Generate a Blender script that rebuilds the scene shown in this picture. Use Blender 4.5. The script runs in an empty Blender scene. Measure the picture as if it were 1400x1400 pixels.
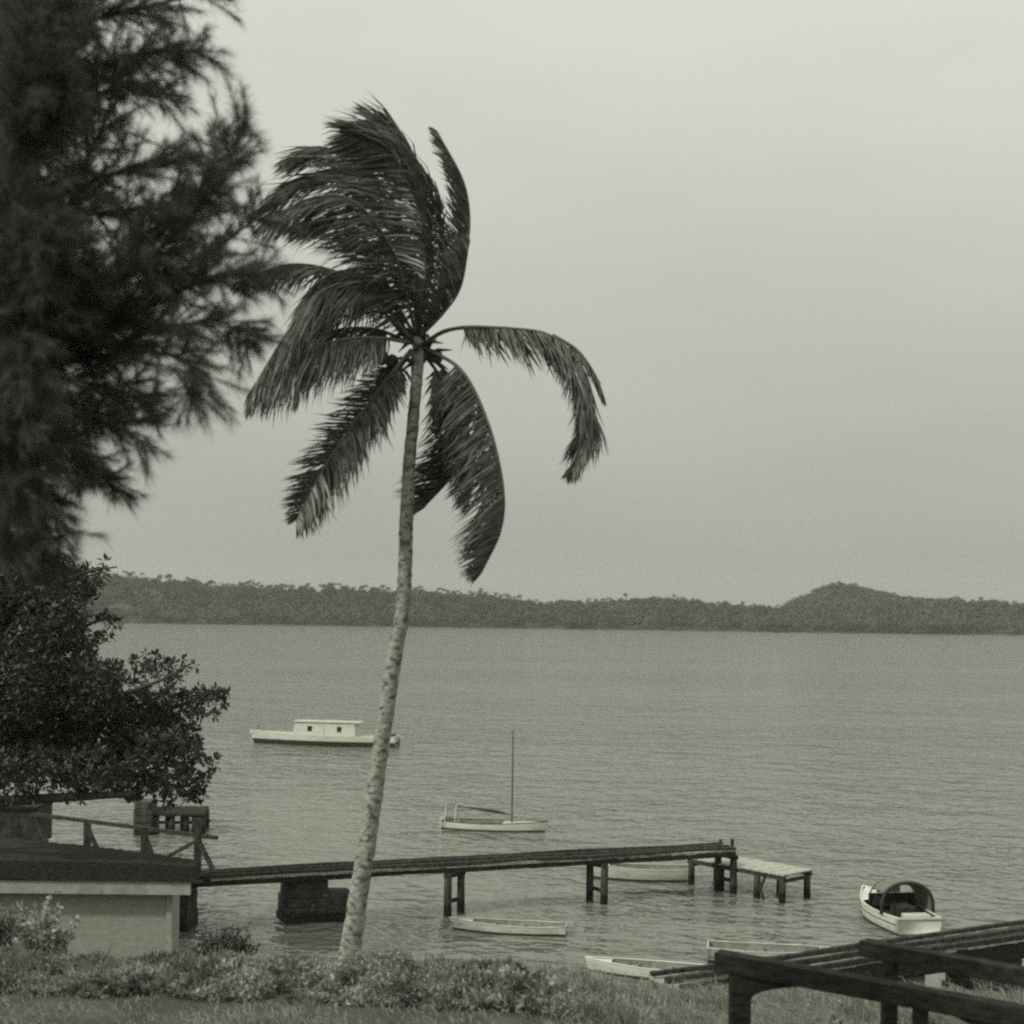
import bpy, math, random
import numpy as np
from mathutils import Vector, Matrix
R = math.radians
SC = bpy.context.scene
COL = SC.collection
rng = np.random.default_rng(7)
random.seed(7)

# ------------------------------------------------------------------ camera, sky, sun, exposure
F_PX, CX, HY, ROLL, CAM_H = 1923.0, 700.0, 836.0, R(0.79), 12.0
cam_data = bpy.data.cameras.new("camera")
cam = bpy.data.objects.new("camera", cam_data)
COL.objects.link(cam)
cam.location = (0, 0, CAM_H)
cam.rotation_euler = (R(90), -ROLL, 0)
cam_data.sensor_width = 36
cam_data.lens = F_PX / 1400 * 36
cam_data.shift_y = (HY - 700) / 1400
cam_data.clip_start = 0.1
cam_data.clip_end = 8000
cam_data.dof.use_dof = True
cam_data.dof.focus_distance = 44
cam_data.dof.aperture_fstop = 1.0
SC.camera = cam

SUN_EL, SUN_AZ = R(42), R(235)          # azimuth clockwise from +Y: behind the camera's left shoulder
world = bpy.data.worlds.new("World")
SC.world = world
world.use_nodes = True
wn, wl = world.node_tree.nodes, world.node_tree.links
bg = wn["Background"]
sky = wn.new("ShaderNodeTexSky")
sky.sky_type = 'NISHITA'
sky.sun_disc = False
sky.sun_elevation = SUN_EL
sky.sun_rotation = SUN_AZ
sky.air_density, sky.dust_density = 1.0, 4.0
bw = wn.new("ShaderNodeRGBToBW")
wl.new(sky.outputs[0], bw.inputs[0])
# high cloud sheet: brighter overhead than at the horizon, faint mottling
tc = wn.new("ShaderNodeTexCoord")
sx = wn.new("ShaderNodeSeparateXYZ")
wl.new(tc.outputs["Generated"], sx.inputs[0])
ramp = wn.new("ShaderNodeMapRange")
ramp.inputs["From Min"].default_value = 0.0
ramp.inputs["From Max"].default_value = 0.9
ramp.inputs["To Min"].default_value = 3.2
ramp.inputs["To Max"].default_value = 11.5
wl.new(sx.outputs["Z"], ramp.inputs["Value"])
nz = wn.new("ShaderNodeTexNoise")
nz.inputs["Scale"].default_value = 3.0
nz.inputs["Detail"].default_value = 5.0
mp = wn.new("ShaderNodeMapping")
mp.inputs["Scale"].default_value = (1, 1, 3.5)
wl.new(tc.outputs["Generated"], mp.inputs[0])
wl.new(mp.outputs[0], nz.inputs["Vector"])
nr = wn.new("ShaderNodeMapRange")
nr.inputs["From Min"].default_value = 0.3
nr.inputs["From Max"].default_value = 0.7
nr.inputs["To Min"].default_value = 0.95
nr.inputs["To Max"].default_value = 1.05
wl.new(nz.outputs["Fac"], nr.inputs["Value"])
m1 = wn.new("ShaderNodeMath"); m1.operation = 'MULTIPLY'
wl.new(ramp.outputs[0], m1.inputs[0]); wl.new(nr.outputs[0], m1.inputs[1])
m2 = wn.new("ShaderNodeMath"); m2.operation = 'MULTIPLY'
wl.new(bw.outputs[0], m2.inputs[0]); m2.inputs[1].default_value = 0.12
m3 = wn.new("ShaderNodeMath"); m3.operation = 'ADD'
wl.new(m1.outputs[0], m3.inputs[0]); wl.new(m2.outputs[0], m3.inputs[1])
tint = wn.new("ShaderNodeMix"); tint.data_type = 'RGBA'; tint.blend_type = 'MULTIPLY'
tint.inputs["Factor"].default_value = 1.0
wl.new(m3.outputs[0], tint.inputs["A"])
tint.inputs["B"].default_value = (0.995, 1.0, 0.89, 1)
wl.new(tint.outputs["Result"], bg.inputs["Color"])
bg.inputs["Strength"].default_value = 0.1

sun_data = bpy.data.lights.new("sun", 'SUN')
sun_data.energy = 2.2
sun_data.angle = R(4)
sun_data.color = (1.0, 0.985, 0.86)
sun = bpy.data.objects.new("sun", sun_data)
COL.objects.link(sun)
sv = Vector((math.sin(SUN_AZ) * math.cos(SUN_EL), math.cos(SUN_AZ) * math.cos(SUN_EL), math.sin(SUN_EL)))
sun.rotation_euler = sv.to_track_quat('Z', 'Y').to_euler()
sun.location = (-20, -20, 40)

SC.view_settings.view_transform = 'Standard'
SC.view_settings.look = 'None'
SC.view_settings.exposure = 0.0
SC.view_settings.gamma = 1.0
SC.view_settings.use_curve_mapping = False
SC.render.engine = 'CYCLES'
SC.cycles.filter_width = 2.3
SC.cycles.max_bounces = 6
SC.cycles.volume_bounces = 0
SC.cycles.use_denoising = False

# ------------------------------------------------------------------ helpers
CA, SA = math.cos(ROLL), math.sin(ROLL)
def ray(px, py):
    """photo pixel -> (X per metre of depth, drop per metre of depth)"""
    u, v = (px - CX) / F_PX, (py - HY) / F_PX
    return u * CA + v * SA, -u * SA + v * CA
def on(px, py, z=0.0):
    """point of the horizontal plane z seen at that pixel"""
    a, b = ray(px, py)
    d = (CAM_H - z) / b
    return Vector((a * d, d, z))
def at(px, py, d):
    """point at depth d seen at that pixel"""
    a, b = ray(px, py)
    return Vector((a * d, d, CAM_H - b * d))

def vnoise(x, y, seed=0):
    x = np.asarray(x, float); y = np.asarray(y, float)
    xi, yi = np.floor(x).astype(int), np.floor(y).astype(int)
    xf, yf = x - xi, y - yi
    def h(a, b):
        n = (a * 374761393 + b * 668265263 + seed * 982451653) & 0xffffffff
        n = ((n ^ (n >> 13)) * 1274126177) & 0xffffffff
        return ((n ^ (n >> 16)) & 0xffff) / 65535.0
    u, v = xf * xf * (3 - 2 * xf), yf * yf * (3 - 2 * yf)
    return (h(xi, yi) * (1 - u) + h(xi + 1, yi) * u) * (1 - v) + (h(xi, yi + 1) * (1 - u) + h(xi + 1, yi + 1) * u) * v
def fbm(x, y, seed=0, o=3):
    s, a, t = 0, 1.0, 0
    for i in range(o):
        s = s + a * vnoise(np.asarray(x) * 2 ** i, np.asarray(y) * 2 ** i, seed + i); t += a; a *= .5
    return s / t
def sstep(a, b, x):
    t = np.clip((np.asarray(x, float) - a) / (b - a), 0, 1)
    return t * t * (3 - 2 * t)

def tone(g):
    return (g * 0.985, g, g * 0.87, 1)

def material(name, g, rough=0.85, var=0.25, scale=3.0, stretch=(1, 1, 1), bump=0.0, detail=5, spec=0.3, trans=0.0, spots=None, blob=None):
    m = bpy.data.materials.new(name)
    m.use_nodes = True
    n, l = m.node_tree.nodes, m.node_tree.links
    b = n["Principled BSDF"]
    b.inputs["Roughness"].default_value = rough
    b.inputs["Specular IOR Level"].default_value = spec
    t = n.new("ShaderNodeTexCoord")
    mpn = n.new("ShaderNodeMapping"); mpn.inputs["Scale"].default_value = stretch
    l.new(t.outputs["Object"], mpn.inputs[0])
    no = n.new("ShaderNodeTexNoise")
    no.inputs["Scale"].default_value = scale; no.inputs["Detail"].default_value = detail
    l.new(mpn.outputs[0], no.inputs["Vector"])
    cr = n.new("ShaderNodeValToRGB")
    cr.color_ramp.elements[0].position = 0.3; cr.color_ramp.elements[1].position = 0.7
    cr.color_ramp.elements[0].color = tone(g * (1 - var)); cr.color_ramp.elements[1].color = tone(g * (1 + var))
    l.new(no.outputs["Fac"], cr.inputs[0])
    out = cr.outputs[0]
    if spots:                                    # (scale, threshold, tone): patches with their own shape
        s2 = n.new("ShaderNodeTexNoise"); s2.inputs["Scale"].default_value = spots[0]; s2.inputs["Detail"].default_value = 6
        l.new(mpn.outputs[0], s2.inputs["Vector"])
        r2 = n.new("ShaderNodeMapRange")
        r2.inputs["From Min"].default_value = spots[1]; r2.inputs["From Max"].default_value = spots[1] + .06
        l.new(s2.outputs["Fac"], r2.inputs["Value"])
        mx = n.new("ShaderNodeMix"); mx.data_type = 'RGBA'
        l.new(r2.outputs[0], mx.inputs["Factor"]); l.new(out, mx.inputs["A"]); mx.inputs["B"].default_value = tone(spots[2])
        out = mx.outputs["Result"]
    l.new(out, b.inputs["Base Color"])
    if bump:
        bp = n.new("ShaderNodeBump"); bp.inputs["Strength"].default_value = bump; bp.inputs["Distance"].default_value = 0.03
        l.new(no.outputs["Fac"], bp.inputs["Height"]); l.new(bp.outputs[0], b.inputs["Normal"])
    if trans:
        tr = n.new("ShaderNodeBsdfTranslucent"); l.new(out, tr.inputs["Color"])
        ms = n.new("ShaderNodeMixShader"); ms.inputs[0].default_value = trans
        l.new(b.outputs[0], ms.inputs[1]); l.new(tr.outputs[0], ms.inputs[2])
        l.new(ms.outputs[0], n["Material Output"].inputs[0])
    return m

M = {
    'grass_soil': material('dry soil and turf', .05, scale=1.2, var=.4, bump=.4),
    'timber': material('dark weathered timber', .045, scale=6, stretch=(1, 1, .5), var=.55, bump=.4, rough=.95, spec=.15),
    'tarred': material('tarred black timber', .026, scale=5, stretch=(1, 1, 3), var=.5, bump=.4, rough=.95, spec=.12),
    'plank': material('worn grey planks', .30, scale=5, stretch=(.6, 1.6, 1), var=.35, bump=.3),
    'pale_plank': material('bleached planks', .34, scale=5, var=.3, bump=.3),
    'pale_wood': material('pale weathered paint', .27, scale=2.5, var=.2, spots=(7, .62, .15)),
    'grey_wall': material('weathered grey boards', .25, scale=5, stretch=(.7, 1, 1.6), var=.16, bump=.1, spots=(9, .66, .19)),
    'stone': material('dark wet stone', .05, scale=2.5, var=.5, bump=.9, spots=(3.5, .62, .15)),
    'white': material('white boat paint', .53, rough=.45, scale=2.0, stretch=(.5, 1, 3), var=.14, spec=.4, spots=(4, .62, .36)),
    'offwhite': material('chalky boat paint', .43, rough=.65, scale=2.5, stretch=(.5, 1, 3), var=.2, spots=(4, .6, .24)),
    'boot': material('dark bottom paint', .03, rough=.5, scale=3, var=.3),
    'inside': material('boat interior wood', .16, scale=6, var=.35),
    'canvas': material('faded canvas', .15, scale=3, var=.15),
    'dark_canvas': material('dark canvas', .035, scale=3, var=.2),
    'glass': material('dark porthole glass', .015, rough=.1, spec=.6, var=.1),
    'mast': material('varnished spar', .07, scale=4, var=.2, rough=.5),
    'palm_bark': material('pale ringed palm bark', .27, scale=9, stretch=(1, 1, 1.5), var=.4, bump=.4, spots=(7, .53, .10)),
    'frond': material('palm leaflets', .085, rough=.42, scale=5.0, var=.6, spec=.6, trans=.25),
    'rachis': material('palm midrib', .10, rough=.6, var=.25),
    'husk': material('coconut husk', .05, var=.3),
    'needle': material('casuarina needles', .11, var=.35, rough=.8, scale=1.5, trans=.4),
    'bark': material('dark rough bark', .04, var=.45, scale=6, bump=.7),
    'leaf': material('glossy dark leaves', .062, rough=.5, var=.4, scale=1.2, spec=.35, trans=.12),
    'cover_leaf': material('ground cover leaves', .22, rough=.4, var=.7, scale=1.6, spec=.6, trans=.2),
    'pale_leaf': material('pale shrub leaves', .33, rough=.5, var=.4, scale=4, spec=.4, trans=.25),
    'blade': material('dry grass blades', .26, rough=.7, var=.4, scale=.8, trans=.25),
    'forest': material('far tree crowns', .045, var=.5, scale=.035, detail=3),
    'hill': material('wooded slope', .045, var=.3, scale=.05),
    'sand': material('pale stone', .5, var=.15, scale=5),
}

def weed_line(m, level):
    """weed and wet slime on the lowest part of a pile, ragged upper edge"""
    n, l = m.node_tree.nodes, m.node_tree.links
    b = n["Principled BSDF"]; src = b.inputs["Base Color"].links[0].from_socket
    t = n.new("ShaderNodeNewGeometry"); sp_ = n.new("ShaderNodeSeparateXYZ"); l.new(t.outputs["Position"], sp_.inputs[0])
    no = n.new("ShaderNodeTexNoise"); no.inputs["Scale"].default_value = 5
    l.new(t.outputs["Position"], no.inputs["Vector"])
    ma = n.new("ShaderNodeMath"); ma.operation = 'MULTIPLY_ADD'
    l.new(no.outputs["Fac"], ma.inputs[0]); ma.inputs[1].default_value = -.5; l.new(sp_.outputs["Z"], ma.inputs[2])
    mr = n.new("ShaderNodeMapRange"); mr.inputs["From Min"].default_value = level - .32; mr.inputs["From Max"].default_value = level - .2
    l.new(ma.outputs[0], mr.inputs["Value"])
    mx = n.new("ShaderNodeMix"); mx.data_type = 'RGBA'
    l.new(mr.outputs[0], mx.inputs["Factor"]); mx.inputs["A"].default_value = tone(.014); l.new(src, mx.inputs["B"])
    l.new(mx.outputs["Result"], b.inputs["Base Color"])
M['pile_wood'] = material('old pile timber', .05, scale=6, stretch=(1, 1, .25), var=.5, bump=.5, rough=.9, spec=.15)
weed_line(M['pile_wood'], .42); weed_line(M['stone'], .38)

class MB:
    """collects shapes and links them as ONE mesh object"""
    def __init__(s): s.v, s.f, s.n = [], [], 0
    def add(s, verts, faces):
        verts = np.asarray(verts, float).reshape(-1, 3)
        s.v.append(verts)
        s.f += [tuple(int(i) + s.n for i in f) for f in faces]
        s.n += len(verts)
    def beam(s, p0, p1, w, h, up=(0, 0, 1), ext=0.0):
        p0, p1 = Vector(p0), Vector(p1)
        t = (p1 - p0).normalized()
        p0, p1 = p0 - t * ext, p1 + t * ext
        up = Vector(up)
        sd = t.cross(up)
        if sd.length < 1e-4: sd = t.cross(Vector((1, 0, 0)))
        sd.normalize(); u = sd.cross(t)
        c = []
        for p in (p0, p1):
            for a, b in ((-1, -1), (1, -1), (1, 1), (-1, 1)):
                c.append(p + sd * (a * w / 2) + u * (b * h / 2))
        s.add([tuple(x) for x in c], [(3, 2, 1, 0), (4, 5, 6, 7), (0, 1, 5, 4), (1, 2, 6, 5), (2, 3, 7, 6), (3, 0, 4, 7)])
    def tube(s, pts, radii, n=10, cap=True, wob=0.0):
        pts = [Vector(p) for p in pts]
        V, Fc = [], []
        ref = Vector((0.3, 1, 0.1))
        for i, p in enumerate(pts):
            t = (pts[min(i + 1, len(pts) - 1)] - pts[max(i - 1, 0)]).normalized()
            a = t.cross(ref)
            if a.length < 1e-3: a = t.cross(Vector((1, 0, 0)))
            a.normalize(); b = t.cross(a)
            for k in range(n):
                an = 2 * math.pi * k / n
                r = radii[i] * (1 + (random.uniform(-wob, wob) if wob else 0))
                V.append(p + (a * math.cos(an) + b * math.sin(an)) * r)
        for i in range(len(pts) - 1):
            for k in range(n):
                k2 = (k + 1) % n
                Fc.append((i * n + k, i * n + k2, (i + 1) * n + k2, (i + 1) * n + k))
        if cap:
            Fc.append(tuple(range(n - 1, -1, -1))); Fc.append(tuple(range((len(pts) - 1) * n, len(pts) * n)))
        s.add([tuple(v) for v in V], Fc)
    def prism(s, poly, z0, z1):
        """vertical prism over a plan polygon (list of x,y)"""
        n = len(poly)
        V = [(p[0], p[1], z0) for p in poly] + [(p[0], p[1], z1) for p in poly]
        Fc = [tuple(range(n - 1, -1, -1)), tuple(range(n, 2 * n))] + [(i, (i + 1) % n, n + (i + 1) % n, n + i) for i in range(n)]
        s.add(V, Fc)
    def build(s, name, mat, parent=None, local=False, smooth=False, bevel=0.0):
        V = np.concatenate(s.v)
        if parent is not None and not local:
            o = Vector((0, 0, 0)); q = parent
            while q is not None:
                o += q.location; q = q.parent
            V = V - np.array(o)
        me = bpy.data.meshes.new(name)
        me.from_pydata(V.tolist(), [], s.f)
        me.materials.append(mat)
        if smooth: me.polygons.foreach_set("use_smooth", [True] * len(me.polygons))
        me.update()
        ob = bpy.data.objects.new(name, me)
        COL.objects.link(ob)
        if parent is not None: ob.parent = parent
        if bevel:
            b = ob.modifiers.new("edge wear", 'BEVEL'); b.width = bevel; b.segments = 2; b.limit_method = 'ANGLE'
        return ob

def fast_mesh(name, V, Fq, mat, parent=None, smooth=False):
    """numpy mesh: V (n,3), Fq (m,k) all faces with k corners"""
    V = np.asarray(V, np.float32)
    if parent is not None:
        o = Vector((0, 0, 0)); q = parent
        while q is not None:
            o += q.location; q = q.parent
        V = V - np.array(o, np.float32)
    Fq = np.asarray(Fq, np.int32)
    k = Fq.shape[1]
    me = bpy.data.meshes.new(name)
    me.vertices.add(len(V)); me.vertices.foreach_set("co", V.ravel())
    me.loops.add(Fq.size); me.loops.foreach_set("vertex_index", Fq.ravel())
    me.polygons.add(len(Fq)); me.polygons.foreach_set("loop_start", np.arange(0, Fq.size, k, dtype=np.int32))
    me.polygons.foreach_set("loop_total", np.full(len(Fq), k, np.int32))
    if smooth: me.polygons.foreach_set("use_smooth", np.ones(len(Fq), bool))
    me.materials.append(mat)
    me.update(calc_edges=True); me.validate()
    ob = bpy.data.objects.new(name, me)
    COL.objects.link(ob)
    if parent is not None: ob.parent = parent
    return ob

def thing(name, label, cat, loc=(0, 0, 0), rotz=0, group=None):
    o = bpy.data.objects.new(name, None)
    COL.objects.link(o)
    o.location = loc; o.rotation_euler = (0, 0, rotz)
    o['label'] = label; o['category'] = cat
    if group: o['group'] = group
    return o
def kind(o, k):
    o['kind'] = k
    return o

def unit(a):
    return a / np.maximum(np.linalg.norm(a, axis=-1, keepdims=True), 1e-9)
def leaves(P, D, L, W, fold=0.25):
    """pointed leaf cards: base P, direction D, length L, width W -> two quads folded on the midrib (6 verts)"""
    n = len(P)
    D = unit(D)
    rnd = unit(rng.normal(size=(n, 3)))
    S = unit(np.cross(D, rnd)); N = np.cross(S, D)
    L = np.asarray(L).reshape(-1, 1); W = np.asarray(W).reshape(-1, 1)
    b = P; t = P + D * L - N * L * .12
    m1 = P + D * L * .55 + S * W / 2 + N * W * fold
    m2 = P + D * L * .55 - S * W / 2 + N * W * fold
    V = np.stack([b, m1, t, m2], 1).reshape(-1, 3)
    i = np.arange(n)[:, None] * 4
    Fq = np.concatenate([i + np.array([[0, 1, 2]]), i + np.array([[0, 2, 3]])])
    return V, Fq

def catmull(pts, n):
    P = np.array([tuple(p) for p in pts], float)
    P = np.vstack([2 * P[0] - P[1], P, 2 * P[-1] - P[-2]])
    m = len(P) - 3
    out = []
    for u in np.linspace(0, m, n):
        i = min(int(u), m - 1); t = u - i
        a, b, c, d = P[i:i + 4]
        out.append(.5 * ((2 * b) + (-a + c) * t + (2 * a - 5 * b + 4 * c - d) * t * t + (-a + 3 * b - 3 * c + d) * t ** 3))
    return np.array(out)

# ------------------------------------------------------------------ water
def make_water():
    V = [(-1900, -60, 0), (1900, -60, 0), (1900, 2300, 0), (-1900, 2300, 0)]
    m = bpy.data.materials.new("rippled bay water")
    m.use_nodes = True
    n, l = m.node_tree.nodes, m.node_tree.links
    b = n["Principled BSDF"]
    b.inputs["Base Color"].default_value = tone(.15)
    b.inputs["Roughness"].default_value = .08
    b.inputs["IOR"].default_value = 1.33
    t = n.new("ShaderNodeTexCoord")
    def layer(scale, stretch, rot=0, detail=3, rough=.5):
        mpn = n.new("ShaderNodeMapping"); mpn.inputs["Scale"].default_value = stretch; mpn.inputs["Rotation"].default_value = (0, 0, rot)
        l.new(t.outputs["Object"], mpn.inputs[0])
        no = n.new("ShaderNodeTexNoise"); no.inputs["Scale"].default_value = scale; no.inputs["Detail"].default_value = detail; no.inputs["Roughness"].default_value = rough
        l.new(mpn.outputs[0], no.inputs["Vector"])
        return no.outputs["Fac"]
    # wind chop in three sizes: ripples, wavelets, swell
    waves = [(layer(1.7, (.8, 1.0, 1), R(20), 1.4), .30), (layer(.5, (.75, 1.0, 1), R(28), 1.4), .55), (layer(.13, (.6, 1.1, 1), R(14), 1.4), .62)]
    g = layer(.012, (.35, 2.2, 1), R(4), 4)            # wind lanes: smoother and rougher strips
    total = None
    for sock, wgt in waves:
        ad = n.new("ShaderNodeMath"); ad.operation = 'MULTIPLY_ADD'
        l.new(sock, ad.inputs[0]); ad.inputs[1].default_value = wgt
        if total is None: ad.inputs[2].default_value = 0
        else: l.new(total, ad.inputs[2])
        total = ad.outputs[0]
    st = n.new("ShaderNodeMapRange")
    st.inputs["From Min"].default_value = .35; st.inputs["From Max"].default_value = .65
    st.inputs["To Min"].default_value = .42; st.inputs["To Max"].default_value = 1.0
    l.new(g, st.inputs["Value"])
    bp = n.new("ShaderNodeBump"); bp.inputs["Distance"].default_value = 1.25
    l.new(st.outputs[0], bp.inputs["Strength"]); l.new(total, bp.inputs["Height"]); l.new(bp.outputs[0], b.inputs["Normal"])
    o = fast_mesh("water", V, [(0, 1, 2, 3)], m)
    return kind(o, 'structure')
make_water()

# ------------------------------------------------------------------ near ground: terrace and bank
def ground_z(X, Y):
    X = np.asarray(X, float); Y = np.asarray(Y, float)
    rt = sstep(-.5, 3.2, X)                              # the bank is lower towards the right
    top = 6.12 - .36 * rt - .02 * np.maximum(Y - 18, 0) - .15 * rt * np.maximum(Y - 21, 0)
    edge = 22.6 + 3.9 * rt
    fall = np.where(Y > edge, (Y - edge), 0)
    z = top - .30 * fall - .018 * fall ** 2
    headland = sstep(-19.6, -22.5, X) * sstep(27, 33, Y) * (1 - sstep(52, 58, Y))
    z = np.maximum(z, -1.6)
    z = z * (1 - headland) + np.maximum(z, 1.7) * headland
    return z + .09 * (fbm(X * .7, Y * .7, 3) - .5)
def make_ground():
    nx, ny = 240, 200
    xs = np.concatenate([np.linspace(-70, -26, 30), np.linspace(-25.5, 25.5, nx - 60), np.linspace(26, 70, 30)])
    ys = np.concatenate([np.linspace(-30, 14, 30), np.linspace(14.4, 45, ny - 60), np.linspace(46, 90, 30)])
    X, Y = np.meshgrid(xs, ys)
    V = np.stack([X, Y, ground_z(X, Y)], -1).reshape(-1, 3)
    i = (np.arange(ny - 1)[:, None] * nx + np.arange(nx - 1)[None]).ravel()
    Fq = np.stack([i, i + 1, i + nx + 1, i + nx], 1)
    return kind(fast_mesh("ground", V, Fq, M['grass_soil'], smooth=True), 'structure')
make_ground()

# ------------------------------------------------------------------ far shore
RIDGE = [(-900, 800), (-200, 795), (60, 783), (180, 789), (300, 801), (400, 804), (500, 806), (640, 811), (690, 817), (740, 824), (820, 822), (900, 818), (990, 824), (1060, 832), (1120, 832), (1200, 828), (1260, 820), (1320, 818), (1400, 825), (1700, 822), (2400, 818)]
def hill_z(X, Y):
    X = np.asarray(X, float); Y = np.asarray(Y, float)
    px = CX + F_PX * X / 1120.0
    yy = np.interp(px, [a for a, _ in RIDGE], [b for _, b in RIDGE])
    yh = HY + (px - CX) * math.tan(ROLL)
    top = np.maximum(CAM_H + 1120 * (yh - yy) / F_PX - 9.0, 2)
    shore = 1000 + 14 * (fbm(X * .012, X * 0, 9) - .5)
    z = top * sstep(0, 1, (Y - shore) / 125.0) ** .8
    z = z * (1 - .35 * sstep(1160, 1320, Y)) + 2.5 * (fbm(X * .03, Y * .03, 5) - .5) * sstep(1000, 1040, Y)
    kx, ky = (1139 - CX) / F_PX * 1330, 1330                      # the round knoll set further back
    z = z + 20 * np.exp(-((X - kx) / 39) ** 2 - ((Y - ky) / 75) ** 2)
    z = z + 9 * np.exp(-((X - kx - 70) / 80) ** 2 - ((Y - ky) / 90) ** 2)
    return np.where(Y < shore, -2 - .02 * (shore - Y), z + .2)
def make_hills():
    xs = np.linspace(-1500, 1500, 301); ys = np.concatenate([np.linspace(960, 1400, 56), np.linspace(1430, 2200, 12)])
    X, Y = np.meshgrid(xs, ys)
    V = np.stack([X, Y, hill_z(X, Y)], -1).reshape(-1, 3)
    nx, ny = len(xs), len(ys)
    i = (np.arange(ny - 1)[:, None] * nx + np.arange(nx - 1)[None]).ravel()
    kind(fast_mesh("hills", V, np.stack([i, i + 1, i + nx + 1, i + nx], 1), M['hill'], smooth=True), 'structure')
    # wood: leaf clump crowns, each a burst of ragged faces round a crown shape
    n = 5600
    x = rng.uniform(-520, 520, n * 2); y = 1002 + 330 * rng.random(n * 2) ** 1.5
    knoll = rng.random(n * 2) < .12
    kx = (1146 - CX) / F_PX * 1330
    x = np.where(knoll, kx + rng.normal(0, 60, n * 2), x); y = np.where(knoll, 1330 + rng.normal(-25, 40, n * 2), y)
    z = hill_z(x, y)
    ok = z > .1
    x, y, z = x[ok][:n], y[ok][:n], z[ok][:n]
    n = len(x)
    kf = 60
    d = unit(rng.normal(size=(n, kf, 3)))
    d[..., 2] = np.abs(d[..., 2]) * 1.1 - .35
    r = 2.0 + 4.6 * rng.random((n, 1, 1)) ** 1.6 * rng.uniform(.6, 1.15, (n, kf, 1))
    hgt = rng.uniform(2.5, 7.0, (n, 1))
    C = np.stack([x, y, z], -1)[:, None, :] + d * r * np.array([1, 1, 1.0])
    C[..., 2] += hgt
    C = C.reshape(-1, 3)
    s = rng.uniform(.5, 1.5, (len(C), 1))
    nrm = unit(d.reshape(-1, 3) + rng.normal(0, .22, (len(C), 3)))
    a = unit(np.cross(nrm, rng.normal(size=(len(C), 3)))); b = np.cross(nrm, a)
    V = np.stack([C + a * s, C + b * s * .9, C - a * s * .8, C - b * s], 1).reshape(-1, 3)
    i = np.arange(len(C))[:, None] * 4
    Fs = [i + np.array([[0, 1, 2, 3]])]
    Vs = [V]; off = len(V)
    # coconut palms standing out of the wood
    m = 420
    px = rng.uniform(-390, 420, m * 2); px = np.where(rng.random(m * 2) < .6, rng.uniform(-390, -5, m * 2), px)
    px = px + 14 * (fbm(px * .05, px * 0, 77) - .5)
    py = rng.uniform(1040, 1150, m * 2); pz = hill_z(px, py)
    for X, Y, Z in list(zip(px, py, pz))[:m]:
        if Z < .1: continue
        h = random.uniform(8, 13)
        ln = random.uniform(-1.2, 1.2)
        top = np.array([X + ln, Y, Z + h])
        q = [np.array([X - .2, Y, Z]), np.array([X + .2, Y, Z]), top + [.15, 0, 0], top - [.15, 0, 0]]
        Vs.append(np.array(q)); Fs.append(np.array([[0, 1, 2, 3]]) + off); off += 4
        for k in range(11):
            an = 2 * math.pi * k / 11 + random.uniform(-.3, .3)
            e = random.uniform(-.5, .9)
            L = random.uniform(2.0, 3.2)
            dv = np.array([math.cos(an) * math.cos(e), math.sin(an) * math.cos(e), math.sin(e)])
            mid = top + dv * L * .55; tip = top + dv * L * .9 + np.array([-.3, 0, -L * .45])
            w = np.array([0, 0, .6])
            Vs.append(np.array([top, mid + w, tip, mid - w])); Fs.append(np.array([[0, 1, 2, 3]]) + off); off += 4
    kind(fast_mesh("forest", np.concatenate(Vs), np.concatenate(Fs), M['forest']), 'stuff')
make_hills()

# ------------------------------------------------------------------ jetty with landing stage
def plank_deck(mb, A, B, width_vec, z, th, plank=.22, gap=.015):
    """planks laid across from line A-B towards width_vec"""
    A, B, W = Vector(A), Vector(B), Vector(width_vec)
    L = (B - A).length; t = (B - A).normalized()
    n = int(L / plank)
    for i in range(n):
        p = A + t * (i + .5) * L / n
        j = random.uniform(-.03, .03)
        a = Vector((p.x, p.y, z - th / 2 + random.uniform(-.006, .006)))
        mb.beam(a - W.normalized() * (.05 + j), a + W + W.normalized() * (.05 - j), L / n - gap, th)

def pile(mb, x, y, z0, z1, r=.15, lean=(0, 0)):
    pts = [(x + lean[0] * k / 5, y + lean[1] * k / 5, z0 + (z1 - z0) * k / 5) for k in range(6)]
    mb.tube(pts, [r * 1.05, r * 1.02, r, r, r * .97, r * .95], n=12, wob=.05)

def stone_pier(name, corners, z0, z1, batter, parent, label=None):
    """battered masonry block built of rough courses"""
    mb = MB()
    c = sum((Vector(p) for p in corners), Vector((0, 0))) / len(corners)
    courses = max(4, int((z1 - z0) / .34))
    for k in range(courses):
        za, zb = z0 + (z1 - z0) * k / courses, z0 + (z1 - z0) * (k + 1) / courses
        s = 1 + batter * (1 - (k + .5) / courses)
        P = []
        for i in range(len(corners)):
            a, b = Vector(corners[i]), Vector(corners[(i + 1) % len(corners)])
            for t in (0, .22, .41, .63, .8):
                p = c + ((a + (b - a) * t) - c) * (s + random.uniform(-.075, .06))
                P.append((p.x, p.y))
        mb.prism(P, za, zb - .015)
    o = mb.build(name, M['stone'], parent, bevel=.03)
    if label: o['label'] = label
    return o

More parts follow.
